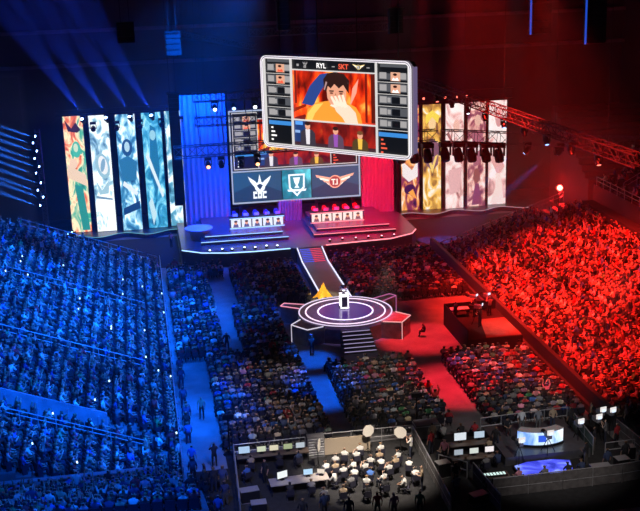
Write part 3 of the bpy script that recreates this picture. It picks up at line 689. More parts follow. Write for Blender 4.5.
# ---- player desks
def player_desk(x, m_line, shirt, face, who, side):
    t = thing('player_desk', 'long %s player desk with five portraits on its glowing front' % who, 'desk', (x, 117, 2.3))
    MB().box(-2.9, -.45, 0, 2.9, .45, 1.05).box(-3.0, -.5, 1.05, 3.0, .6, 1.12).build('counter', m_blackp, t)
    MB().box(-3.0, -.52, 1.05, 3.0, -.5, 1.13).box(-3.0, -.52, .0, 3.0, -.5, .08).build('light_strip', m_line, t)
    for k in range(5):
        cx = -2.32+1.16*k; base = rect(cx-.52, .12, cx+.52, 1.0)
        o = poly_part(t, 'portrait_panel', [(base, em(face, 1.2)), ([(cx-.3, .15), (cx-.2, .5), (cx+.2, .5), (cx+.3, .15)], em((.25, .08, .12)) if side else em((.1, .1, .25))), (ell(cx, .62, .17, .22, 10), SKIN), (ell(cx, .78, .19, .12, 10), HR)], .455)
    for k in range(5):
        cx = x-2.32+1.16*k
        mo = thing('monitor', 'slim computer monitor on the %s player desk, %s from its left end' % (who, ordn(k)), 'monitor', (cx, 117-.1, 3.42), 0, 'monitors on the player desks')
        ho = MB().box(-.27, .0, .12, .27, .04, .46).build('housing', m_white, mo); MB().box(-.03, .03, 0, .03, .08, .2).box(-.12, -.04, 0, .12, .14, .015).build('stand', m_black, mo)
        MB().box(-.25, .041, .14, .25, .045, .44).build('display', em((.3, .5, .9), 1.5), ho)
        person('player', 'lean', shirt, (cx, 118.05, 2.35), PI, 'person in %s jersey playing at the %s desk, %s seat from the left' % (shirt, who, ordn(k)), group='players at the %s desk' % who)
        ch = thing('gaming_chair', 'high-backed gaming chair behind the %s desk, %s from the left' % (who, ordn(k)), 'chair', (cx, 118.1, 2.3), PI, 'gaming chairs at the desks')
        cm = mat('red_leather', (.5, .02, .02), .5) if side else mat('blue_leather', (.03, .06, .4), .5)
        MB().box(-.26, -.22, .40, .26, .25, .49).build('seat', cm, ch); MB().cbox((0, -.30, .95), (.5, .09, .95), rx=-.1).cbox((0, -.36, 1.4), (.34, .1, .2), rx=-.1).build('backrest', cm, ch)
        mb = MB(); mb.tube((0, 0, .1), (0, 0, .4), .04); [mb.tube((0, 0, .1), (.28*math.cos(a), .28*math.sin(a), .03), .025, 4) for a in [2*PI*q/5 for q in range(5)]]; mb.build('base', m_black, ch)
player_desk(11.95, m_led_b, 'blue', (.75, .8, .95), 'blue-lit left', 0)
player_desk(20.8, m_led_r, 'red', (1, .75, .7), 'red-lit right', 1)
# white wing couch / desk at far left of the stage
t = thing('analyst_counter', 'small curved white counter at the left edge of the stage', 'counter', (5.6, 116.3, 1.55))
MB().lathe([(0, 0), (.9, 0), (1.1, 1.0), (1.5, 1.1), (1.5, 1.2), (0, 1.25)], 20).build('top', mat('white_lit_top', (.7, .8, .8), .4), t)
# ---- LED banners
L = lambda *a: list(a)
BANS = [
 (-7.25, 'orange and green LED banner, leftmost of the left five', [(.28, (.25, .03, .02)), (.4, (.75, .16, .06)), (.5, (.95, .75, .45)), (.6, (.05, .38, .25)), (.75, (.02, .15, .14))], .55),
 (-4.4, 'mostly white LED banner with grey-blue brush marks, second from left', [(.3, (.06, .18, .3)), (.42, (.35, .58, .68)), (.5, (.9, .95, .9)), (.72, (.85, .95, .95))], .6),
 (-1.45, 'blue and white swirling LED banner, middle of the left five', [(.3, (.01, .05, .15)), (.43, (.05, .25, .45)), (.52, (.3, .6, .75)), (.62, (.9, .97, 1))], .75),
 (1.45, 'blue LED banner with pale streaks, fourth from left', [(.32, (.0, .08, .2)), (.48, (.04, .3, .5)), (.6, (.2, .6, .75)), (.72, (.85, .97, 1))], .7),
 (4.05, 'white and dark blue LED banner half hidden by the hanging speakers', [(.32, (.01, .06, .12)), (.46, (.1, .35, .5)), (.56, (.85, .95, .95)), (.75, (.95, 1, 1))], .6),
 (31.6, 'purple and orange LED banner, leftmost of the right five', [(.3, (.04, .01, .06)), (.45, (.3, .04, .1)), (.56, (1, .4, .08)), (.66, (1, .85, .75))], .7),
 (34.2, 'gold and white LED banner, second of the right five', [(.3, (.12, .05, .05)), (.42, (.5, .24, .05)), (.52, (1, .6, .12)), (.62, (1, .9, .75))], .6),
 (36.9, 'pale pink LED banner with crossing strokes, middle of the right five', [(.3, (.25, .06, .08)), (.44, (.8, .45, .42)), (.55, (1, .8, .76)), (.7, (1, .95, .92))], .55),
 (39.7, 'brownish pink LED banner, fourth of the right five', [(.3, (.05, .01, .05)), (.44, (.35, .1, .14)), (.54, (.9, .5, .42)), (.64, (1, .85, .8))], .75),
 (42.4, 'pinkish white LED banner at the right end of the right five', [(.3, (.35, .12, .14)), (.42, (.85, .5, .48)), (.52, (1, .86, .82)), (.7, (1, .95, .95))], .5)]
for i, (x, lab, stops, scl) in enumerate(BANS):
    right = i > 4; z0, z1 = (.6, 14.0) if not right else (.5, 13.2)
    yy = 126+(.35*abs(i-2) if not right else .3*abs(i-7))
    t = thing('banner_screen', lab, 'LED banner', (x, yy, 0))
    MB().box(-1.08, 0, z0, 1.08, .18, z1).build('panel', ledmat('banner_picture_%s' % 'abcdefghij'[i], stops, scl*1.25, 1.1 if right else 1.4, 1.3), t)
    FG = {
      0: [([(-1, 8.6), (1, 7.2), (1, 5.9), (-1, 7.0)], (.95, .7, .5)), (ell(.15, 10.2, .5, .95, 14), (.08, .55, .4)), (ell(.1, 10.4, .26, .5, 12), (.7, .85, .6)), ([(-.4, 6.2), (.5, 5.9), (.95, .8), (.1, .8)], (.03, .32, .28)), ([(-.9, 13.6), (-.2, 12.6), (.3, 13.3), (.8, 12.4), (.4, 12.1), (-.6, 12.3)], (.05, .02, .03)), (ell(-.3, 8.6, .45, .6, 12), (1, .7, .5))],
      1: [(ell(.1, 8.2, .75, 1.5, 16, .15), (.35, .6, .7)), (ell(.12, 8.3, .5, 1.1, 14, .15), (.95, .97, .95)), (ell(.1, 8.3, .25, .8, 12, -.2), (.25, .45, .6)), ([(-.9, 4.8), (.9, 4.4), (.9, 4.2), (-.9, 4.5)], (.2, .35, .5)), ([(-.8, 6.6), (-.2, 5.4), (.7, 6.6), (.5, 5.0), (-.5, 4.9)], (.4, .65, .75))],
      2: [(ell(0, 10.2, .6, 1.0, 14), (.02, .1, .25)), (ell(0, 10.3, .3, .6, 12), (.5, .75, .85)), ([(-1, 8.8), (0, 9.3), (1, 8.5), (.8, 6.5), (-.7, 6.2)], (.03, .2, .4)), ([(-.9, 3.2), (1, 4.0), (1, 3.1), (-.9, 2.4)], (.01, .06, .2)), ([(-.6, 6.4), (.9, 5.0), (.7, 4.6), (-.8, 5.9)], (.85, .95, 1))],
      3: [([(-.2, 12.6), (.4, 12.2), (.6, 7.5), (.1, 4.2), (-.5, 7.5)], (.02, .2, .4)), (ell(.05, 11.4, .35, .6, 12), (.35, .7, .8)), ([(-.9, 9.0), (-.6, 9.4), (.9, 4.4), (.7, 4.1)], (.8, .95, 1)), ([(-.9, 3.6), (-.5, 4.3), (-.1, 2.2), (-.5, .9)], (.6, .85, .92))],
      5: [([(-1, 6.6), (.2, 5.4), (.9, 6.6), (.9, 4.6), (-.2, 4.0), (-1, 4.8)], (.95, .85, .85)), (ell(-.1, 3.1, .7, .6, 12, .4), (.05, .01, .08)), ([(-.3, 2.7), (.8, 1.8), (.3, 3.1)], (1, .4, .08))],
      6: [(ell(0, 10.9, .45, .75, 14), (1, .7, .35)), ([(-.8, 11.9), (0, 12.5), (.9, 11.8), (.7, 10.9), (0, 11.7), (-.7, 10.8)], (1, .75, .1)), ([(-.9, 8.4), (0, 9.2), (.9, 8.4), (.7, 6.0), (0, 5.2), (-.7, 6.0)], (.2, .1, .16)), ([(-.7, 7.2), (0, 4.9), (.7, 7.2), (.35, 7.0), (0, 5.9), (-.35, 7.0)], (1, .7, .2))],
      7: [([(-1, 9.6), (-.8, 9.9), (1, 6.2), (.8, 5.9)], (.45, .15, .15)), (ell(.2, 10.5, .4, .8, 12), (.9, .55, .45)), ([(-.8, 5.2), (.9, 5.6), (.6, 2.6), (-.6, 2.2)], (.85, .5, .5))],
      8: [(ell(.1, 11.0, .4, .7, 12), (.8, .5, .4)), ([(-.6, 9.9), (.8, 9.6), (.3, 5.6), (-.4, 5.4)], (.4, .14, .2)), ([(-.3, 7.6), (.5, 8.2), (.6, 7.6), (-.2, 7.0)], (1, .85, .85)), (ell(0, 4.3, .4, .95, 12), (.3, .1, .1)), ([(-.15, 3.4), (.3, 3.3), (.7, .8), (-.6, .7)], (.25, .06, .14))],
      9: [([(-.9, 6.2), (.2, 7.2), (.9, 5.2), (.1, 4.0)], (.85, .45, .42)), ([(-.2, 4.4), (.4, 4.4), (.9, .7), (-.9, .7), (-.2, 2.6)], (1, .8, .75)), (ell(.1, 10.6, .35, .6, 12), (.7, .35, .35))]}
    for q, (pg, c) in enumerate(FG.get(i, [])): poly_part(t, 'picture_shape', [(pg, em(c, 1.0))], .005+.004*q)
    MB().box(-1.2, .18, 0, 1.2, .4, z1+.15).box(-1.2, -.02, 0, 1.2, .4, z0-.02).box(-1.16, -.02, z1, 1.16, .2, z1+.12).build('frame', m_blackp, t)
# wavy dark plinths under the banners
for xs, lab in (((-9.5, 6.2), 'wavy-fronted dark plinth under the left banners'), ((29.6, 45.5), 'wavy-fronted dark plinth under the right banners')):
    n = 32; fr = [(xs[0]+(xs[1]-xs[0])*i/n, 124.6+.7*math.sin(i*.55)) for i in range(n+1)]
    t = thing('banner_plinth', lab, 'plinth', ((xs[0]+xs[1])/2, 124, 0))
    W(MB().prism(fr+[(xs[1], 128), (xs[0], 128)], 0, .55), 'base', m_stage, t)
    mb = MB(); mb.path([(a, b-.02, .53) for a, b in fr], .035, 4); W(mb, 'edge_light', emi('dim_cyan_line', (.2, .6, .75), .8) if xs[0] < 0 else emi('dim_pink_line', (.8, .5, .6), .7), t)

# ---- runway and round stage
rw = thing('runway', 'stepped runway with glowing edges from the main stage to the round stage', 'runway', (16.5, 102, 0))
mb = MB()
for k in range(8): mb.box(15.2, 109.6-.42*(k+1), 0, 17.9, 109.6-.42*k, 1.5-.07*k)
mb.box(15.2, 92.5, 0, 17.9, 106.24, .95)
W(mb, 'walkway', m_stage, rw)
for k in range(8): W(MB().box(15.45, 109.6-.42*(k+1)-.02, 1.5-.07*k-.05, 16.5, 109.6-.42*(k+1), 1.5-.07*k-.01).box(16.5, 109.6-.42*(k+1)-.02, 1.5-.07*k-.05, 17.65, 109.6-.42*(k+1), 1.5-.07*k-.01, 1), 'step_light', [emi('step_blue', (.1, .15, 1), 1.5), emi('step_red', (1, .08, .15), 1.5)], rw)
for x in (15.25, 17.85):
    mb = MB(); mb.path([(x, 109.5, 1.56), (x, 106.2, 1.02), (x, 92.7, 1.02)], .075, 5); W(mb, 'edge_light', emi('runway_edge', (.75, .75, 1), 1.3), rw)
CX, CY, CR = 16.3, 88.6, 4.0
rs = thing('round_stage', 'round centre stage with three glowing rings and front steps', 'stage', (CX, CY, 0))
MB().lathe([(CR+.12, 0), (CR+.12, 1.25), (CR, 1.45), (CR, 1.5), (0, 1.5)], 64).build('platform', mat('round_deck', (.2, .17, .2), .3, noise=.25, nscale=3), rs)
for r_, m in ((CR-.03, emi('ring_a', (.85, .7, .95), 1.1)), (3.4, emi('ring_b', (1, .75, .95), 1.5)), (2.35, emi('ring_c', (.85, .7, 1), 1.9))):
    prof = [(r_-.055, 1.5), (r_-.055, 1.54), (r_+.055, 1.54), (r_+.055, 1.5)]
    MB().lathe(prof, 64).build('light_ring', m, rs)
MB().lathe([(2.25, 1.5), (2.25, 1.515), (0, 1.515)], 48).build('inner_disc', mat('gloss_violet_floor', (.2, .13, .35), .15), rs)
mb = MB()
for k in range(6): mb.box(-1.2-.03*k, -CR-.25-.36*(k+1), 0, 1.2+.03*k, -CR+.12-.36*k, 1.3-.215*k)
mb.build('front_steps', mat('step_tread', (.1, .09, .13), .4), rs)
for k in range(6): MB().box(-1.15-.03*k, -CR-.25-.36*(k+1)-.02, 1.3-.215*k-.05, 1.15+.03*k, -CR-.25-.36*(k+1), 1.3-.215*k).build('step_edge', emi('step_edge', (.5, .42, .75), .8), rs)
# four diagonal wings
m_wing = mat('wing_side_panel', (.3, .28, .3), .5, noise=.3, nscale=2)
def wing(a, l, wd, m_edge, lab):
    ca, sa = math.cos(a), math.sin(a)
    def T(u, v, z): return (u*ca-v*sa, u*sa+v*ca, z)
    u0, u1 = CR-.5, CR+l; mb = MB()
    vs = [T(u0, -wd*.75, 0), T(u1, -wd/2, 0), T(u1, wd/2, 0), T(u0, wd*.75, 0), T(u0, -wd*.75, 1.48), T(u1, -wd/2, 1.48), T(u1, wd/2, 1.48), T(u0, wd*.75, 1.48)]
    mb.add(vs, [(0,3,2,1),(4,5,6,7),(0,1,5,4),(1,2,6,5),(2,3,7,6),(3,0,4,7)]); o = mb.build('wing', m_wing, rs)
    mb = MB(); mb.path([T(CR+.05, -wd*.72, 1.5), T(u1, -wd/2, 1.5), T(u1, wd/2, 1.5), T(CR+.05, wd*.72, 1.5)], .05, 4); mb.tube(T(u1, -wd/2, 0), T(u1, -wd/2, 1.5), .04, 4); mb.build('wing_edge_light', m_edge, rs)
wing(-.62, 1.6, 1.9, emi('wing_red', (1, .45, .45), .9), '')
wing(PI+.62, 1.5, 1.9, emi('wing_white', (.8, .75, .9), .9), '')
wing(PI-.55, 1.9, .8, emi('wing_pink', (1, .35, .5), 1.0), '')
wing(.6, 2.0, .8, emi('wing_violet', (.6, .15, .4), .8), '')
# trophy pedestal and cup
t = thing('trophy_pedestal', 'white glowing pedestal standing on the round stage', 'pedestal', (16.35, 89.4, 1.52))
MB().box(-.36, -.36, 0, .36, .36, .12).box(-.3, -.3, .12, .3, .3, 1.15).box(-.38, -.38, 1.15, .38, .38, 1.25).build('column', mat('pedestal_black', (.05, .05, .07), .3), t)
mb = MB()
for x in (-.31, .31):
    for y in (-.31, .31): mb.box(x-.045, y-.045, .1, x+.045, y+.045, 1.18)
for z in (.1, 1.15): mb.box(-.37, -.39, z-.05, .37, -.33, z+.05)
mb.box(-.37, -.37, 1.25, .37, .37, 1.28); mb.build('light_edges', emi('pedestal_white', (.95, .9, 1), 2.2), t)
t = thing('trophy_cup', 'silver trophy cup on top of the white pedestal', 'trophy', (16.35, 89.4, 2.80))
MB().lathe([(0, 0), (.2, 0), (.18, .06), (.06, .1), (.05, .22), (.16, .3), (.26, .5), (.3, .7), (.27, .72), (.2, .5), (0, .4)], 20).build('bowl', mat('silver', (.85, .83, .86), .15, 1.), t, smooth=True)
for s in (-1, 1): mb = MB(); mb.path([(s*.28, 0, .62), (s*.42, 0, .6), (s*.42, 0, .42), (s*.2, 0, .34)], .025, 5); mb.build('handle', MATS['silver'], t)
# gold banner heap beside the runway
gd = MB(); 
for k in range(26):
    a = random.uniform(0, 2*PI); r_ = random.uniform(0, .8); gd.add([(r_*math.cos(a)-.3, r_*math.sin(a), 0), (r_*math.cos(a)+.3, r_*math.sin(a)+.1, .0), (r_*.5*math.cos(a), r_*.5*math.sin(a), 1.5-r_*1.2), (r_*math.cos(a), r_*math.sin(a)+.4, .1)], [(0,1,2),(1,3,2),(3,0,2),(0,3,1)])
tag(gd.build('flag_bundle', mat('gold_cloth', (.9, .5, .05), .6), origin=(15.4, 94.4, 1.0) ), 'bright gold crumpled flag bundle at the foot of the runway', 'flag')
# ================================================================== RIGGING
def truss(a, b, s, label, cat='truss', step=None, m=None, cables=True, name='lighting_truss'):
    a = Vector(a); b = Vector(b); d = (b-a); L_ = d.length; d.normalize(); side = d.cross(Vector((0, 0, 1)) if abs(d.z) < .9 else Vector((0, 1, 0))).normalized(); upv = side.cross(d)
    t = thing(name, label, cat, tuple((a+b)/2)); c0 = (a+b)/2; step = step or s
    cs = [side*s/2*i+upv*s/2*j for i, j in ((-1,-1),(1,-1),(1,1),(-1,1))]
    mb = MB(); [mb.tube(a+c-c0, b+c-c0, .05, 5) for c in cs]; mb.build('chords', m or m_alu, t)
    mb = MB(); n = max(2, int(L_/step))
    for k in range(n):
        p = a+d*L_*k/n-c0; q = a+d*L_*(k+1)/n-c0
        for i in range(4):
            c1, c2 = cs[i], cs[(i+1) % 4]
            mb.tube(p+c1, p+c2, .028, 4); mb.tube(*((p+c1, q+c2) if k % 2 else (p+c2, q+c1)), .028, 4)
    mb.build('bracing', m or m_alu, t)
    if cables:
        for f_ in (.1, .5, .9):
            p = a.lerp(b, f_); MB().tube(p-c0, Vector((p.x, p.y, 33.9))-c0, .02, 4).build('hoist_cable', m_black, t)
    return t
truss((3.0, 100, 14.0), (27.5, 100, 14.2), 1.0, 'dark horizontal truss in front of the stage screen, left of the red side')
truss((28.0, 100, 14.1), (50, 99, 12.2), 1.1, 'dark thick truss crossing in front of the right banners')
truss((5.2, 105, 18.2), (16, 105, 18.2), .8, 'upper blue-lit truss just left behind the hanging screen')
truss((5.2, 103, 16.2), (16, 103, 16.2), .8, 'middle blue-lit truss left behind the hanging screen, below the upper one')
truss((28.3, 109.7, 18), (31.1, 64.7, 18), .8, 'long slanting truss running from the right banners toward the near right', step=1.2, m=mat('dull_truss', (.03, .03, .036), .6, .3))
truss((4.0, 110, 23.9), (11.5, 106, 22.6), .5, 'small slanting blue-lit truss high above the blue curtain')
truss((9.5, 92, 25.0), (22, 92, 25.0), .6, 'dim horizontal truss high above the hanging screen')
truss((-10.8, 122.2, .02), (-10.8, 122.2, 13.4), .5, 'upright truss tower carrying the blue beam lights at far left', cables=False)
for i, x in enumerate((5.4, 7.6, 10.0, 12.6)):
    tag(MB().tube((x, 100.3, 14.5), (x, 104.8, 18.0), .045, 5).build('rigging_hanger', m_alu), 'slanting metal hanger joining the stacked blue-lit trusses, %s from left' % ordn(i), 'rigging')
# moving heads
def moving_head(loc, lens, st, label, grp, down=(0, -.5, -1), big=1.):
    t = thing('moving_head_light', label, 'stage light', loc, 0, grp)
    s = big; d = Vector(down).normalized()
    MB().box(-.28*s, -.22*s, -.12*s, .28*s, .22*s, .1*s).box(-.3*s, -.08*s, -.55*s, -.24*s, .08*s, -.1*s).box(.24*s, -.08*s, -.55*s, .3*s, .08*s, -.1*s).build('yoke', m_black, t)
    c = Vector((0, 0, -.5*s)); mb = MB(); mb.tube(c-d*.3*s, c+d*.1*s, .17*s, 10, r2=.24*s); mb.tube(c+d*.1*s, c+d*.34*s, .24*s, 10, r2=.22*s); hd_ = mb.build('lamp_head', m_blackp, t)
    MB().tube(c+d*.34*s, c+d*.37*s, .16*s if st else .18*s, 10).build('lens', emi('lens_%s_%s' % (lens, st), LENS[lens], st) if st else mat('dead_lens', (.02, .02, .03), .1), hd_)
    return t
LENS = {'blue': (.25, .45, 1), 'white': (.8, .85, 1), 'red': (1, .15, .1), 'orange': (1, .35, .15)}
for i, (x, z) in enumerate([(24.0, 13.4), (25.3, 13.35), (26.6, 13.3), (28.3, 13.3), (29.6, 13.2), (30.9, 13.1), (32.3, 13.0), (33.6, 12.9), (43.5, 12.3), (47.5, 12.0)]):
    moving_head((x, 99.9, z), 'white', 0, 'large unlit moving head hanging under the right truss, %s from its left end' % ordn(i), 'unlit moving heads under the right truss', big=1.9 if i < 8 else 1.4)
moving_head((36.4, 99.9, 12.9), 'blue', 14, 'blue-white lit moving head nearer the banners under the right truss', None, (-.6, .5, -1), 1.2)
moving_head((39.7, 99.9, 12.6), 'blue', 7, 'dim blue lit moving head under the right truss, right of the brighter one', None, (-.6, .5, -1), 1.2)
moving_head((39.3, 99.9, 12.4), 'white', 6, 'small white lit moving head hanging lowest under the right truss', None, (0, .3, -1), .9)
for i, (x, y, z, c) in enumerate([(6.0, 99.8, 13.3, 'orange'), (7.2, 99.8, 13.3, None), (9.0, 99.8, 13.2, None), (10.5, 99.8, 13.3, 'orange'), (7.2, 104.6, 17.8, 'white'), (9.0, 104.6, 17.8, 'blue'), (11.0, 104.6, 17.85, 'white')]):
    moving_head((x, y, z), c or 'white', 5 if c else 0, 'moving head on the stacked trusses left of the hanging screen, %s %s light' % (ordn(i), c or 'unlit'), 'moving heads on the stacked trusses', (0, -1, -.5), 1.1)
for i in range(9):
    y = 104-4.2*i
    moving_head((28.3+2.8*(109.7-y)/45, y, 17.5), ('red', 'red', 'white', 'blue', 'blue', 'white', 'blue', 'white', 'red')[i], 3 if i % 2 == 0 else 0, 'small light under the long slanting truss, %s from the banner end' % ordn(i), 'lights under the long slanting truss', big=.9)
for i, x in enumerate([-6.0, -3.4, -.8, 1.6]):
    t = moving_head((x, 125.4, 14.1), 'blue', 22, 'bright blue light above the left banners, %s from left' % ordn(i), 'lights above the left banners', (-.3, -.6, .8), 1.1)
    spot('banner_top_beam', (x-.2, 124.9, 14.6), (x-8, 117, 30), 16, 60000, (.01, .06, 1), .5, .08)
    moving_head((x+1.0, (126.35, 126, 126.35, 126.7)[i]-.27, 13.2), 'white', 0, 'dark moving head in front of a left banner top, %s from left' % ordn(i), 'dark moving heads on the left banners', (0, -1, -.3), 1.2)
tag(MB().box(-9, 125.6, 14.15, 5.6, 126, 14.3).box(-9, 125.6, 14.7, 5.6, 125.9, 14.8).build('light_bar', m_black), 'thin black bar along the tops of the left banners', 'light bar')
tag(MB().box(30, 125.8, 13.4, 44, 126.1, 13.55).box(30, 125.8, 14.6, 44, 126.1, 14.7).box(30, 125.9, 13.4, 30.1, 126, 14.7).box(43.9, 125.9, 13.4, 44, 126, 14.7).build('light_bar', m_black), 'thin black bar along the tops of the right banners', 'light bar')
for i, x in enumerate([30.6, 31.8, 33, 34.4, 35.6, 37, 38.2]):
    moving_head((x, 125.9, 14.5), 'red', 3, 'small red light above the right banners, %s from left' % ordn(i), 'red lights above the right banners', (0, -1, -.1), .9)
for i, (x, z) in enumerate([(-10.8, 12.7), (-11.1, 12.0), (-10.8, 11.1), (-11.1, 10.3), (-10.7, 9.4), (-11.1, 8.7), (-10.7, 7.6), (-11.1, 6.8), (-10.6, 6.0), (-11.0, 5.1)]):
    t = moving_head((x, 121.8, z+.35), 'blue', 18, 'blue beam light on the far left tower, %s from the top' % ordn(i), 'beam lights on the far left tower', (-.8, -.6, .35), .75)
    if 1: spot('tower_beam', (x-.42, 121.2, z+.1), (x-14, 114, z+7+.15*i), 7, 130000, (.02, .16, 1), .5, .05)
for i in range(6):
    t = moving_head((-10.2+.42*i, 122-.05*i, 1.0+.21*i), 'blue', 9, 'blue floor light at the foot of the left banners, %s from left' % ordn(i), 'blue floor lights by the left banners', (0, -.5, 1), .6)
tag(MB().facep([(-10.5, .5), (-7.7, 1.9), (-7.7, 0), (-10.5, 0)], 121.5, 122.2).build('light_ramp', m_black), 'low black stand under the blue floor lights', 'stand')
# bright red beacon behind the red terrace
t = thing('beacon_light', 'brilliant red light shining behind the top of the red terrace', 'light', (43.9, 110.4, 4.4))
MB().tube((0, 0, -4.4), (0, 0, 1.2), .06, 6).box(-.25, -.2, 1.1, .25, .2, 1.25).build('stand', m_black, t)
MB().tube((0, -.1, 1.5), (0, -.25, 1.5), .3, 12).build('lens', emi('beacon', (1, .1, .07), 14), t); MB().tube((0, .25, 1.5), (0, -.1, 1.5), .36, 12).box(-.42, -.05, 1.15, -.36, .05, 1.6).box(.36, -.05, 1.15, .42, .05, 1.6).build('housing', m_black, t)
l = bpy.data.lights.new('beacon_glow', 'POINT'); l.energy = 2500; l.color = (1, .01, .01); l.shadow_soft_size = .3; o = bpy.data.objects.new('beacon_glow', l); C.objects.link(o); o.location = (43.9, 109.7, 6.0)
# speaker arrays
def line_array(loc, n, label, edge=None, w_=1.3):
    t = thing('speaker_array', label, 'speakers', loc)
    for k in range(n):
        a = -.02*k*k/ max(n, 1)
        MB().cbox((0, -.05*k*.3, -.45*k-.22), (w_, .8, .42), rx=-.03*k).cbox((0, -.42-.05*k*.3, -.45*k-.22), (w_*.9, .03, .34), rx=-.03*k).build('speaker_cabinet', m_blackp, t)
    if edge: MB().box(-w_/2-.12, -.45, -.45*n, -w_/2-.03, -.3, 0).build('lit_side', edge, t)
    mb = MB(); mb.tube((-.3, 0, .1), (-.3, 0, 33.8-loc[2]), .03, 4); mb.tube((.3, 0, .1), (.3, 0, 33.8-loc[2]), .03, 4); mb.box(-.6, -.5, 0, .6, .4, .1); mb.build('rigging_frame', m_black, t)
bl = emi('blue_edge', (.02, .1, .8), .7)  # glowing blue stands in for stage light caught on the speaker edges
line_array((3.6, 112, 17.8), 25, 'long dark hanging speaker column in front of the fifth left banner', w_=1.0)
line_array((29.9, 80, 27.6), 6, 'hanging speaker column with a blue-lit edge at upper right, left one', bl, 1.5)
line_array((34.2, 80, 27.6), 8, 'hanging speaker column with a blue-lit edge at upper right, right one', bl, 1.5)
line_array((-.4, 80, 26.9), 3, 'small dark hanging speaker cluster at upper left', w_=1.2)
line_array((3.2, 90, 25.4), 4, 'dark hanging speaker cluster high above the blue curtain', w_=1.2)
line_array((11.8, 88, 27.6), 5, 'dark hanging speaker cluster above the left of the hanging screen', w_=1.0)
line_array((19.4, 82, 27.0), 4, 'dark hanging speaker cluster above the right of the hanging screen', w_=1.0)

# ================================================================== CAMERA PLATFORM (right of the round stage)
t = thing('camera_platform', 'black raised camera platform between the round stage and the red terrace', 'platform', (27.2, 83.6, 0))
W(MB().box(24.6, 80.2, 0, 29.2, 87.2, 1.1), 'base', m_drape, t)
W(MB().prism([(26.2, 80.3), (29.15, 80.3), (29.15, 84.6), (27.0, 84.6)], 1.1, 1.16), 'wooden_top', m_wood, t)
W(MB().box(24.6, 80.2, 1.1, 24.66, 87.2, 1.9).box(24.6, 87.14, 1.1, 29.2, 87.2, 1.9), 'side_panel', m_drape, t)
t = thing('mixing_table', 'small table with pink-lit papers on the camera platform', 'table', (25.6, 85.9, 1.1))
MB().box(-.8, -.35, .7, .8, .35, .75).build('tabletop', m_white, t)
for a in (-.75, .75):
    for b in (-.3, .3): MB().tube((a, b, 0), (a, b, .7), .025, 5).build('leg', m_black, t)
def tv_camera(loc, rz, label, z0=1.5, arm=False):
    t = thing('broadcast_camera', label, 'camera', loc, rz)
    for a in (0, 2.1, 4.2): MB().tube((0, 0, z0-.15), (.5*math.cos(a), .5*math.sin(a), 0), .025, 5).build('tripod_leg', m_black, t)
    MB().box(-.13, -.3, z0-.1, .13, .3, z0+.2).box(-.06, -.2, z0+.2, .06, .15, z0+.26).build('camera_body', mat('camera_grey', (.25, .25, .27), .4), t)
    bd = next(c for c in t.children if c.name.startswith('camera_body'))
    MB().tube((0, .3, z0+.05), (0, .75, z0+.05), .1, 10, r2=.13).build('lens', m_blackp, bd)
    MB().box(-.12, -.42, z0+.2, .12, -.38, z0+.38).build('viewfinder', em((.6, .7, .9), 1.5), bd)
    return t
tv_camera((26.9, 86.2, 1.1), .6, 'broadcast camera at the back of the camera platform'); tv_camera((28.1, 86.3, 1.1), .3, 'broadcast camera nearest the red terrace on the camera platform'); tv_camera((26.5, 83.6, 1.1), .9, 'broadcast camera in the middle of the camera platform')
person('camera_operator', 'shoot', 'black', (26.8, 85.4, 1.1), .5, 'person in black working a camera at the back of the platform')
person('camera_operator', 'shoot', 'grey', (28.1, 85.4, 1.1), .2, 'person in grey working the camera nearest the red terrace')
person('camera_operator', 'talk', 'black', (26.4, 82.7, 1.16), .7, 'person in black standing by the wooden top of the camera platform')
person('camera_operator', 'stand', 'navy', (25.0, 85.0, 1.1), .7, 'person in navy standing by the small table on the platform')
# standing people around the floor
for (x, y, z, pose, sh, rz, lab) in [
 (2.9, 72.3, 0, 'stand', 'tan', 2.8, 'person in tan top standing in the left blue aisle'),
 (5.8, 85.2, 0, 'stand', 'black', 3.0, 'person in black walking in the upper blue aisle'),
 (12.4, 82.6, 0, 'shoot', 'grey', 0, 'camera operator in grey standing left of the round stage steps'),
 (22.3, 84.7, 0, 'lean', 'black', 1.2, 'person in black crouching at the right wing of the round stage'),
 (30.43, 71.7, .3, 'stand', 'tan', 1.5, 'person in tan top standing low on the red terrace'),
 (.6, 67.2, 0, 'stand', 'red', .4, 'person in red top standing at the foot of the blue terrace'),
 (1.0, 65.4, 0, 'stand', 'white', .9, 'person in white top standing below the blue terrace corner'),
 (1.8, 64.6, 0, 'stand', 'blue', -.4, 'person in blue top standing by the near end of the left aisle'),
 (3.2, 64.6, 0, 'shoot', 'black', .2, 'photographer in black beside the crew desk fence'),
 (2.4, 61.9, 0, 'stand', 'black', 1.4, 'person in black standing left of the crew pen'),
 (2.6, 119.2, 1.55-1.55, 'talk', 'tan', -2.2, 'person in tan top gesturing on the floor before the dark speaker column')]:
    person('crew_member' if 'amera' in lab or 'photog' in lab else 'spectator', pose, sh, (x, y, z), rz, lab)
# handheld camera for the operator at the steps
t = thing('handheld_camera', 'shoulder camera held by the operator beside the round stage steps', 'camera', (12.4, 82.98, 1.5)); MB().box(-.1, -.2, 0, .1, .15, .2).build('camera_body', MATS['camera_grey'], t); MB().tube((0, .15, .1), (0, .4, .1), .07, 8).build('lens', m_blackp, t)

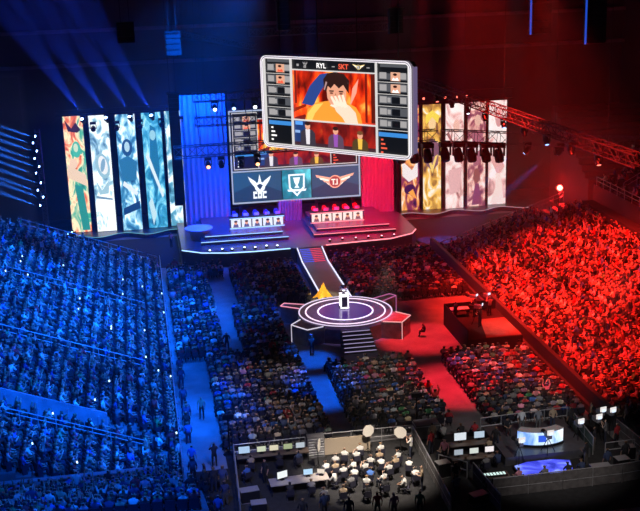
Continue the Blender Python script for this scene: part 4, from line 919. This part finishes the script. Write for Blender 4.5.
# ================================================================== CREW PENS AT THE NEAR END
def fence(pts, h, label, sp=1.9, panel=None, rails=(1., .5)):
    c = Vector(pts[0]); t = thing('barrier_fence', label, 'fence', (c.x, c.y, 0)); mbp = MB(); mbr = MB(); mbq = MB()
    for a, b in zip(pts, pts[1:]):
        a = Vector((*a, 0))-Vector((c.x, c.y, 0)); b = Vector((*b, 0))-Vector((c.x, c.y, 0)); n = max(1, round((b-a).length/sp))
        for k in range(n+1): p = a.lerp(b, k/n); MB().tube(p, p+Vector((0, 0, h)), .035, 5).build('post', m_rail, t)
        for q in rails: mbr.tube(a+Vector((0, 0, h*q)), b+Vector((0, 0, h*q)), .035, 5)
        if panel:
            d = (b-a).normalized(); nrm = Vector((-d.y, d.x, 0))*.02
            mbq.add([a+nrm+Vector((0,0,.06)), b+nrm+Vector((0,0,.06)), b+nrm+Vector((0,0,h-.06)), a+nrm+Vector((0,0,h-.06)), a-nrm+Vector((0,0,.06)), b-nrm+Vector((0,0,.06)), b-nrm+Vector((0,0,h-.06)), a-nrm+Vector((0,0,h-.06))], [(0,1,2,3),(7,6,5,4),(3,2,6,7),(0,4,5,1),(0,3,7,4),(1,5,6,2)])
    mbr.build('rails', m_rail, t)
    if panel: mbq.build('infill_panel', panel, t)
    return t
fence([(10.2, 65.5), (16.3, 65.5)], 1.15, 'metal two-rail fence behind the brightly lit press pit')
fence([(16.35, 65.4), (16.1, 55.5)], 1.15, 'slanting metal fence along the right side of the press pit', panel=m_cloth)
fence([(4.5, 65.5), (9.2, 65.6)], 1.0, 'metal fence behind the crew desks left of the press pit')
fence([(4.5, 65.2), (4.2, 58.0)], 1.2, 'metal fence along the left side of the crew desks')
fence([(18.6, 59.3), (18.9, 55.0)], 1.2, 'slanting cloth-lined fence left of the casters pen', panel=m_cloth)
fence([(19.1, 56.9), (23.4, 56.9), (27.2, 57.0), (28.9, 57.2)], 1.25, 'cloth-lined fence along the near side of the casters pen', panel=m_cloth)
fence([(21.0, 65.4), (23.9, 65.6), (27.2, 65.8)], 1.2, 'metal two-rail fence behind the four casters')
fence([(27.3, 65.7), (27.0, 60.9)], 1.25, 'glass-lined side fence right of the caster desk', panel=mat('tinted_screen', (.12, .17, .16), .2))
fence([(27.6, 60.4), (29.6, 60.5)], 1.0, 'short metal barrier at the foot of the red terrace')
fence([(29.7, 63.4), (30.2, 57)], 1.1, 'slanting barrier at the near end of the red terrace', panel=m_cloth)
fence([(16.9, 61.0), (18.3, 59.6)], 1.1, 'short fence between the press pit and the monitor desk')
# louvred rack
t = thing('louvred_cabinet', 'slatted metal cabinet between the crew desks and the press pit', 'cabinet', (9.75, 64.8, 0))
MB().box(-.55, -.3, 0, .55, .3, 1.45).build('body', m_conc, t); mb = MB()
for k in range(7): mb.cbox((0, -.33, .2+.18*k), (1.0, .05, .1), rx=.5)
mb.build('slats', m_rail, t)
# monitors, desks
def desk(loc, l_, rz, label, wd=.75, m=None):
    t = thing('crew_desk', label, 'desk', loc, rz); MB().box(-l_/2, -wd/2, .7, l_/2, wd/2, .75).build('tabletop', m or m_wood, t)
    for a in (-l_/2+.06, l_/2-.06):
        for b in (-wd/2+.06, wd/2-.06): MB().tube((a, b, 0), (a, b, .7), .025, 5).build('leg', m_black, t)
    return t
def monitor(loc, rz, label, col=(.7, .75, .8), s=1., st=1.2):
    t = thing('monitor', label, 'monitor', loc, rz)
    hs = MB().box(-.3*s, -.03, .12, .3*s, .03, .12+.4*s).build('housing', m_blackp, t); MB().box(-.28*s, -.04, .14, .28*s, -.031, .10+.4*s).build('display', em(col, st), hs); MB().box(-.03, -.01, 0, .03, .05, .2).box(-.13, -.1, 0, .13, .12, .015).build('stand', m_black, t); return t
desk((6.9, 64.3, 0), 4.6, 0, 'long crew desk along the fence left of the press pit')
for i, (x, c) in enumerate([(5.1, (.35,.5,.7)), (6.2, (.5,.55,.4)), (7.0, (.6,.55,.4)), (7.9, (.3,.35,.2)), (8.7, (.4,.45,.5))]): monitor((x, 64.4, .75), 0, 'monitor on the rear crew desk, %s from left' % ordn(i), c, 1.25 if i == 0 else 1.)
desk((8.0, 60.4, 0), 3.6, .05, 'front crew desk with laptops left of the press pit', 1.0, mat('pale_table', (.45, .4, .36), .6))
monitor((7.0, 60.5, .76), .35, 'large white-screened monitor on the front crew desk', (.75, .8, .8), 1.2)
monitor((8.6, 60.6, .76), 0, 'bluish monitor in the middle of the front crew desk', (.4, .6, .8)); monitor((9.4, 60.6, .76), -.3, 'small monitor at the right end of the front crew desk', (.7, .6, .5), .8)
for lab, x, y, pose, sh, rz in [('person in blue top seated at the left end of the crew pen', 5.0, 61.9, 'rest', 'blue', .4), ('person in black standing in the middle of the crew pen', 6.1, 61.6, 'stand', 'black', 2.2), ('person in tan top seated at the rear crew desk', 5.4, 63.2, 'lean', 'tan', 0), ('person in black seated at the rear crew desk', 7.2, 63.2, 'lean', 'black', 0), ('person in navy seated at the rear crew desk, right side', 8.4, 63.2, 'rest', 'navy', .2), ('person in black seated before the front crew desk', 7.3, 59.1, 'lean', 'black', 0), ('person in grey seated before the front crew desk', 8.6, 59.2, 'lean', 'grey', 0)]:
    person('crew_member', pose, sh, (x, y, 0), rz, lab)
    if pose != 'stand':
        o = bpy.data.objects.new('folding_chair', fold_me); C.objects.link(o); o.location = (x, y, 0); o.rotation_euler.z = rz; tag(o, 'dark folding chair under the '+' '.join(lab.split()[:11]), 'chair')
# press pit
wallp = thing('backdrop_board', 'low pale board behind the seated press people', 'board', (11.8, 64.6, 0)); MB().box(-1.5, -.04, .1, 1.5, .04, 1.2).build('panel', mat('beige_board', (.4, .33, .25), .8), wallp); MB().box(-1.5, -.3, 0, -1.44, .3, .1).box(1.44, -.3, 0, 1.5, .3, .1).build('feet', m_black, wallp)
press = [(9.9, 61.4, 'lean', 'white', .3), (10.6, 62.3, 'rest', 'white', 0), (11.3, 62.9, 'rest', 'white', -.2), (12.0, 62.6, 'clap', 'white', .1), (11.6, 61.2, 'lean', 'white', .6), (12.4, 63.4, 'rest', 'white', 0), (13.4, 62.2, 'rest', 'tan', -.1), (13.7, 63.2, 'rest', 'white', .2), (10.2, 60.0, 'lean', 'white', 1.0), (11.0, 59.3, 'rest', 'grey', .4), (12.3, 59.9, 'lean', 'blue', -.3), (13.6, 60.4, 'clap', 'white', .2), (14.5, 61.9, 'rest', 'white', .4), (14.9, 60.6, 'lean', 'white', -.3), (10.3, 58.1, 'rest', 'tan', 0), (14.2, 58.5, 'lean', 'white', 1.2), (12.9, 58.4, 'rest', 'black', .2), (11.7, 57.9, 'rest', 'black', 0), (9.2, 58.0, 'lean', 'grey', .2)]
press += [(10.8, 60.7, 'rest', 'white', .1), (12.7, 61.6, 'rest', 'white', -.4), (12.2, 60.9, 'clap', 'white', .3), (13.3, 61.2, 'lean', 'white', 0), (14.2, 61.2, 'rest', 'tan', .2), (11.4, 60.2, 'lean', 'white', -.2), (10.4, 61.3, 'rest', 'tan', .2), (13.0, 59.3, 'rest', 'white', .5), (15.0, 59.3, 'lean', 'white', 0), (11.9, 59.0, 'rest', 'white', -.3)]
for i, (x, y, pose, sh, rz) in enumerate(press):
    lab = 'person in %s top seated in the press pit, %s from its left' % (sh, ordn(sorted(press).index(press[i])))
    person('press_person', pose, sh, (x, y, 0), rz, lab)
    o = bpy.data.objects.new('folding_chair', fold_me); C.objects.link(o); o.location = (x, y, 0); o.rotation_euler.z = rz; tag(o, 'dark folding chair in the press pit, %s from its left' % ordn(sorted(press).index(press[i])), 'chair')
for i, (x, y, pose, sh, rz, lab) in enumerate([(13.2, 65.0, 'stand', 'white', 0, 'person in white top standing before the press pit fence'), (15.6, 62.9, 'shoot', 'white', 1., 'photographer in white top at the right side of the press pit'), (8.9, 56.6, 'stand', 'navy', .2, 'person in navy top at the bottom edge below the crew desks'), (11.9, 56.0, 'stand', 'red', 0, 'person in red top at the bottom edge below the press pit'), (12.8, 55.7, 'stand', 'pink', .3, 'person in pink top at the bottom edge below the press pit'), (14.3, 55.6, 'stand', 'green', -.3, 'person in green top at the bottom edge below the press pit'), (10.2, 55.8, 'stand', 'black', 0, 'person in black at the bottom edge, left of the red top'), (7.6, 56.2, 'stand', 'black', 0, 'person in black at the bottom edge, below the crew desk'), (15.2, 58.6, 'talk', 'tan', 1.3, 'person in tan top reaching out at the lower right of the press pit')]):
    person('press_person', pose, sh, (x, y, 0), rz, lab)
def softbox(loc, rz, label):
    t = thing('softbox_light', label, 'light', loc, rz); mb = MB()
    mb.tube((0, 0, 0), (0, 0, 1.4), .025, 5); [mb.tube((0, 0, .4), (.4*math.cos(a), .4*math.sin(a), 0), .02, 4) for a in (0, 2.1, 4.2)]; mb.build('stand', m_black, t)
    p = [(.42*math.cos(a), 1.65+.42*math.sin(a)) for a in [PI/8+PI/4*q for q in range(8)]][::-1]
    MB().facep(p, -.1, -.08).build('diffuser', mat('diffuser_cloth', (.6, .57, .5), .8, 0, (.7, .6, .5), .25), t); MB().tube((0, -.08, 1.65), (0, .2, 1.65), .42, 8, r2=.08).build('hood', m_cloth, t)
softbox((13.1, 64.3, 0), .3, 'eight-sided softbox behind the press people'); softbox((15.1, 63.6, 0), -.4, 'eight-sided softbox near the right corner of the press pit'); softbox((9.6, 62.9, 0), 1.2, 'eight-sided reflector beside the slatted cabinet')
t = thing('flight_case', 'grey flat flight case above the red aisle end', 'case', (17.4, 65.9, 0)); MB().box(-.8, -.5, .1, .8, .5, 1.1).build('body', m_conc, t); MB().box(-.82, -.52, .95, .82, .52, 1.0).build('metal_band', m_rail, t)
# monitor village between the pens
desk((19.4, 62.9, 0), 2.6, 0, 'rear monitor desk between the press pit and the casters'); desk((19.1, 61.0, 0), 2.8, 0, 'middle monitor desk between the press pit and the casters'); desk((19.6, 58.3, 0), 1.8, 0, 'near monitor desk left of the blue floor screen')
for i, (x, y, c, s, lab) in enumerate([(18.9, 63.1, (.6,.65,.7), 1.4, 'wide pale monitor on the rear monitor desk, left one'), (20.2, 63.2, (.4,.5,.6), 1.2, 'bluish monitor on the rear monitor desk, right one'), (18.2, 61.1, (.3,.35,.4), 1., 'dim monitor at the left of the middle monitor desk'), (19.2, 61.1, (.55,.6,.55), 1., 'greenish monitor on the middle monitor desk'), (20.2, 61.1, (.75,.7,.7), 1., 'white monitor at the right of the middle monitor desk')]): monitor((x, y, .76), 0, lab, c, s)
t = thing('keyboard_panel', 'mixer panel with a row of bright keys on the near monitor desk', 'mixer', (19.6, 58.2, .76), 0); MB().box(-.75, -.22, 0, .75, .22, .1).build('panel', m_blackp, t); mb = MB(); [mb.box(-.68+.2*k, -.16, .1, -.54+.2*k, .16, .115) for k in range(7)]; mb.build('lit_keys', em((.6, .8, .75), 1.2), t)
for i, (x, y, pose, sh, rz, lab) in enumerate([(20.6, 62.2, 'lean', 'tan', .2, 'person in tan top seated at the rear monitor desk'), (18.4, 60.0, 'lean', 'black', 0, 'person in black seated at the middle monitor desk, left side'), (19.6, 59.9, 'rest', 'grey', .1, 'person in grey seated at the middle monitor desk, right side'), (17.6, 62.2, 'rest', 'white', .8, 'person in white seated left of the monitor desks'), (21.0, 57.9, 'rest', 'pink', .3, 'person in pink seated right of the bright keys'), (18.9, 57.4-.1, 'lean', 'black', 0, 'person in black seated before the bright keys'), (22.6, 57.8, 'rest', 'grey', .1, 'person in grey seated in front of the blue floor screen'), (24.2, 57.9, 'lean', 'black', .1, 'person in black seated in front of the blue floor screen')]):
    person('crew_member', pose, sh, (x, y, 0), rz, lab); o = bpy.data.objects.new('folding_chair', fold_me); C.objects.link(o); o.location = (x, y, 0); o.rotation_euler.z = rz; tag(o, 'dark folding chair under the '+' '.join(lab.split()[:11]), 'chair')
# casters' platform
t = thing('caster_platform', 'black raised platform under the four casters and their desk', 'platform', (24, 62.6, 0)); MB().box(-2.9, -2.0, 0, 2.7, 2.7, .6).build('deck', m_stage, t)
arc = lambda r, a0, a1, n, cx, cy: [(cx+r*math.cos(a0+(a1-a0)*k/n), cy+r*math.sin(a0+(a1-a0)*k/n)) for k in range(n+1)]
t = thing('caster_desk', 'curved caster desk with a glowing white front and blue emblem', 'desk', (23.9, 62.2, .6), -.08)
a0, a1 = PI*1.5-.62, PI*1.5+.62; ro, ri = 2.6, 1.95; cy = 1.9
outer = arc(ro, a0, a1, 14, 0, cy); inner = arc(ri, a1, a0, 14, 0, cy)
MB().prism(outer+inner, 1.0, 1.06).build('desktop', m_white, t)
def band(r, z0, z1, th, n=14, f0=0., f1=1.):
    o_ = arc(r, a0+(a1-a0)*f0, a0+(a1-a0)*f1, n, 0, cy); i_ = arc(r-th, a0+(a1-a0)*f1, a0+(a1-a0)*f0, n, 0, cy); return MB().prism(o_+i_, z0, z1)
band(ro-.03, .12, 1.0, .06).build('front_screen', ledmat('caster_desk_picture', [(.35, (.12, .3, .9)), (.5, (.55, .75, 1)), (.62, (.9, .96, 1))], .9, 1.3, .6), t); band(ro+.05, 0, .14, .15).build('plinth', m_blackp, t)
band(ro+.0, .35, .8, .03, 4, .42, .58).build('emblem', em((.03, .1, .7), 1.2), t)
t = thing('floor_screen', 'glowing blue floor screen in front of the caster desk', 'screen', (23.3, 59.2, 0)); MB().prism([(-1.9, -.9), (1.5, -.9), (1.9, .9), (.9, 1.3), (-.9, 1.3), (-1.9, .9)], 0, .25).build('housing', m_blackp, t); MB().prism([(-1.8, -.82), (1.42, -.82), (1.8, .85), (.85, 1.2), (-.85, 1.2), (-1.8, .85)], .25, .27).build('lit_surface', ledmat('floor_screen_picture', [(.35, (.02, .03, .5)), (.5, (.08, .1, .9)), (.65, (.25, .35, 1))], .7, 1.2, .8), t)
for i, (x, y, sh, pose, lab) in enumerate([(22.3, 64.0, 'black', 'lean', 'caster in black at the left end of the glowing desk'), (23.3, 63.9, 'white', 'stand', 'caster in white shirt standing second from left at the glowing desk'), (24.4, 63.8, 'grey', 'stand', 'caster in grey standing second from right at the glowing desk'), (25.4, 63.8, 'tan', 'talk', 'caster in tan top at the right end of the glowing desk')]):
    person('caster', pose, sh, (x, y, .6), PI, lab, s=.97)
    if pose == 'lean': o = bpy.data.objects.new('folding_chair', fold_me); C.objects.link(o); o.location = (x, y, .6); o.rotation_euler.z = PI; tag(o, 'folding chair under the leftmost caster', 'chair')
# desk-front prompters and side cameras with white lamps
for x, y, z, lab in [(21.9, 60.4, 0, 'white-lit camera facing the casters from the left'), (23.9, 60.7, .6, 'white-lit camera facing the middle of the caster desk'), (26.5, 62.2, 0, 'white-lit camera at the glass-lined fence right of the casters'), (27.9, 62.6, 0, 'white-lit camera between the caster pen and the red terrace'), (28.6, 63.6, 0, 'white-lit camera nearest the red terrace wall'), (29.2, 63.4, 0, 'white-lit camera right beside the one nearest the terrace wall')]:
    t = tv_camera((x, y, z), .2 if z == 0 else .1, lab, 1.15 if z else 1.6)
    MB().box(-.22, -.36, 1.8-(.45 if z else 0), .22, -.3, 2.12-(.45 if z else 0)).build('white_monitor', em((.85, .8, .78), 1.0), t)
for x, y, pose, sh, rz, lab in [(27.3, 61.4, 'stand', 'black', 1.2, 'camera operator in black right of the glass-lined fence'), (28.4, 62.2, 'shoot', 'grey', 1.0, 'camera operator in grey by the red terrace wall'), (28.9, 61.6, 'stand', 'red', .5, 'person in red top standing by the short metal barrier'), (25.9, 59.4, 'talk', 'black', .6, 'person in black standing right of the blue floor screen'), (26.8, 58.3, 'stand', 'navy', .2, 'person in navy standing inside the near cloth-lined fence'), (17.3, 58.6, 'stand', 'black', .2, 'person in black in the gangway between the pens'), (17.4, 64.4, 'stand', 'tan', .2, 'person in tan top below the grey flight case')]:
    person('crew_member', pose, sh, (x, y, 0), rz, lab)

# more crew and cases inside the dark pens
for x, y, pose, sh, rz, lab in [(21.2, 62.8, 'stand', 'black', -.6, 'person in black at the left rear corner of the caster platform'), (27.0, 64.6, 'stand', 'black', .4, 'person in black outside the glass-lined fence'), (28.6, 65.0, 'stand', 'tan', 1.0, 'person in tan top below the red terrace corner'), (28.3, 59.0, 'stand', 'black', .1, 'person in black by the short metal barrier, near side'), (29.0, 58.2, 'stand', 'grey', .3, 'person in grey at the near right corner of the pens'), (25.1, 58.0, 'lean', 'navy', .1, 'person in navy crouching right of the blue floor screen'), (20.5, 60.2, 'lean', 'navy', .1, 'person in navy between the monitor desks and the caster desk'), (17.0, 63.2, 'stand', 'red', .5, 'person in red top in the gangway right of the press pit'), (17.5, 61.8, 'stand', 'pink', 2.5, 'person in pink top in the gangway left of the monitor desks'), (18.3, 64.8, 'lean', 'white', .1, 'person in white seated behind the rear monitor desk'), (19.5, 64.7, 'lean', 'black', .1, 'person in black seated behind the rear monitor desk'), (20.4, 64.8, 'rest', 'red', .1, 'person in red seated behind the rear monitor desk'), (16.9, 57.0, 'shoot', 'grey', .3, 'photographer in grey in the gangway at the bottom edge')]:
    person('crew_member', pose, sh, (x, y, .03), rz, lab)
def case(x, y, rz, l_, w_, h, lab):
    t = thing('flight_case', lab, 'case', (x, y, .03), rz)
    MB().box(-l_/2, -w_/2, .06, l_/2, w_/2, h).build('body', m_blackp, t)
    for z in (.06, h): MB().box(-l_/2-.01, -w_/2-.01, z-.02, l_/2+.01, w_/2+.01, z+.02).build('metal_band', m_rail, t)
for a in [(4.9, 59.6, .1, 1.1, .6, .8, 'black flight case at the left end of the crew pen'), (5.3, 58.3, 0, .9, .6, .6, 'low black flight case at the near left of the crew pen'), (16.9, 60.1, .2, .8, .6, 1.0, 'tall black flight case in the gangway between pens'), (19.9, 57.6, 0, .9, .5, .7, 'black flight case behind the near cloth-lined fence, left end'), (26.2, 57.9, 0, 1.2, .6, .8, 'black flight case behind the near cloth-lined fence, right end'), (27.6, 58.0, .1, .8, .6, 1.1, 'upright black flight case near the lower right corner'), (18.0, 56.3, .3, 1.0, .6, .7, 'black flight case at the bottom edge of the gangway'), (28.9, 60.0-.2, 0, .7, .5, .9, 'black flight case against the barrier wall at lower right')]: case(*a)
# ladder-like towers for lamps beside the pens
for x, y, lab in ((4.3, 66.3, 'slim black lamp tower at the left rear corner of the crew pen'), (17.0, 66.9, 'slim black lamp tower behind the grey flight case')):
    t = thing('lamp_tower', lab, 'tower', (x, y, 0)); MB().tube((0, 0, 0), (0, 0, 2.6), .05, 6).build('mast', m_black, t); MB().box(-.35, -.12, 2.5, .35, .12, 2.8).build('lamp_bar', m_blackp, t); MB().lathe([(.45, 0), (.4, .05), (0, .08)], 8).build('foot', m_black, t)
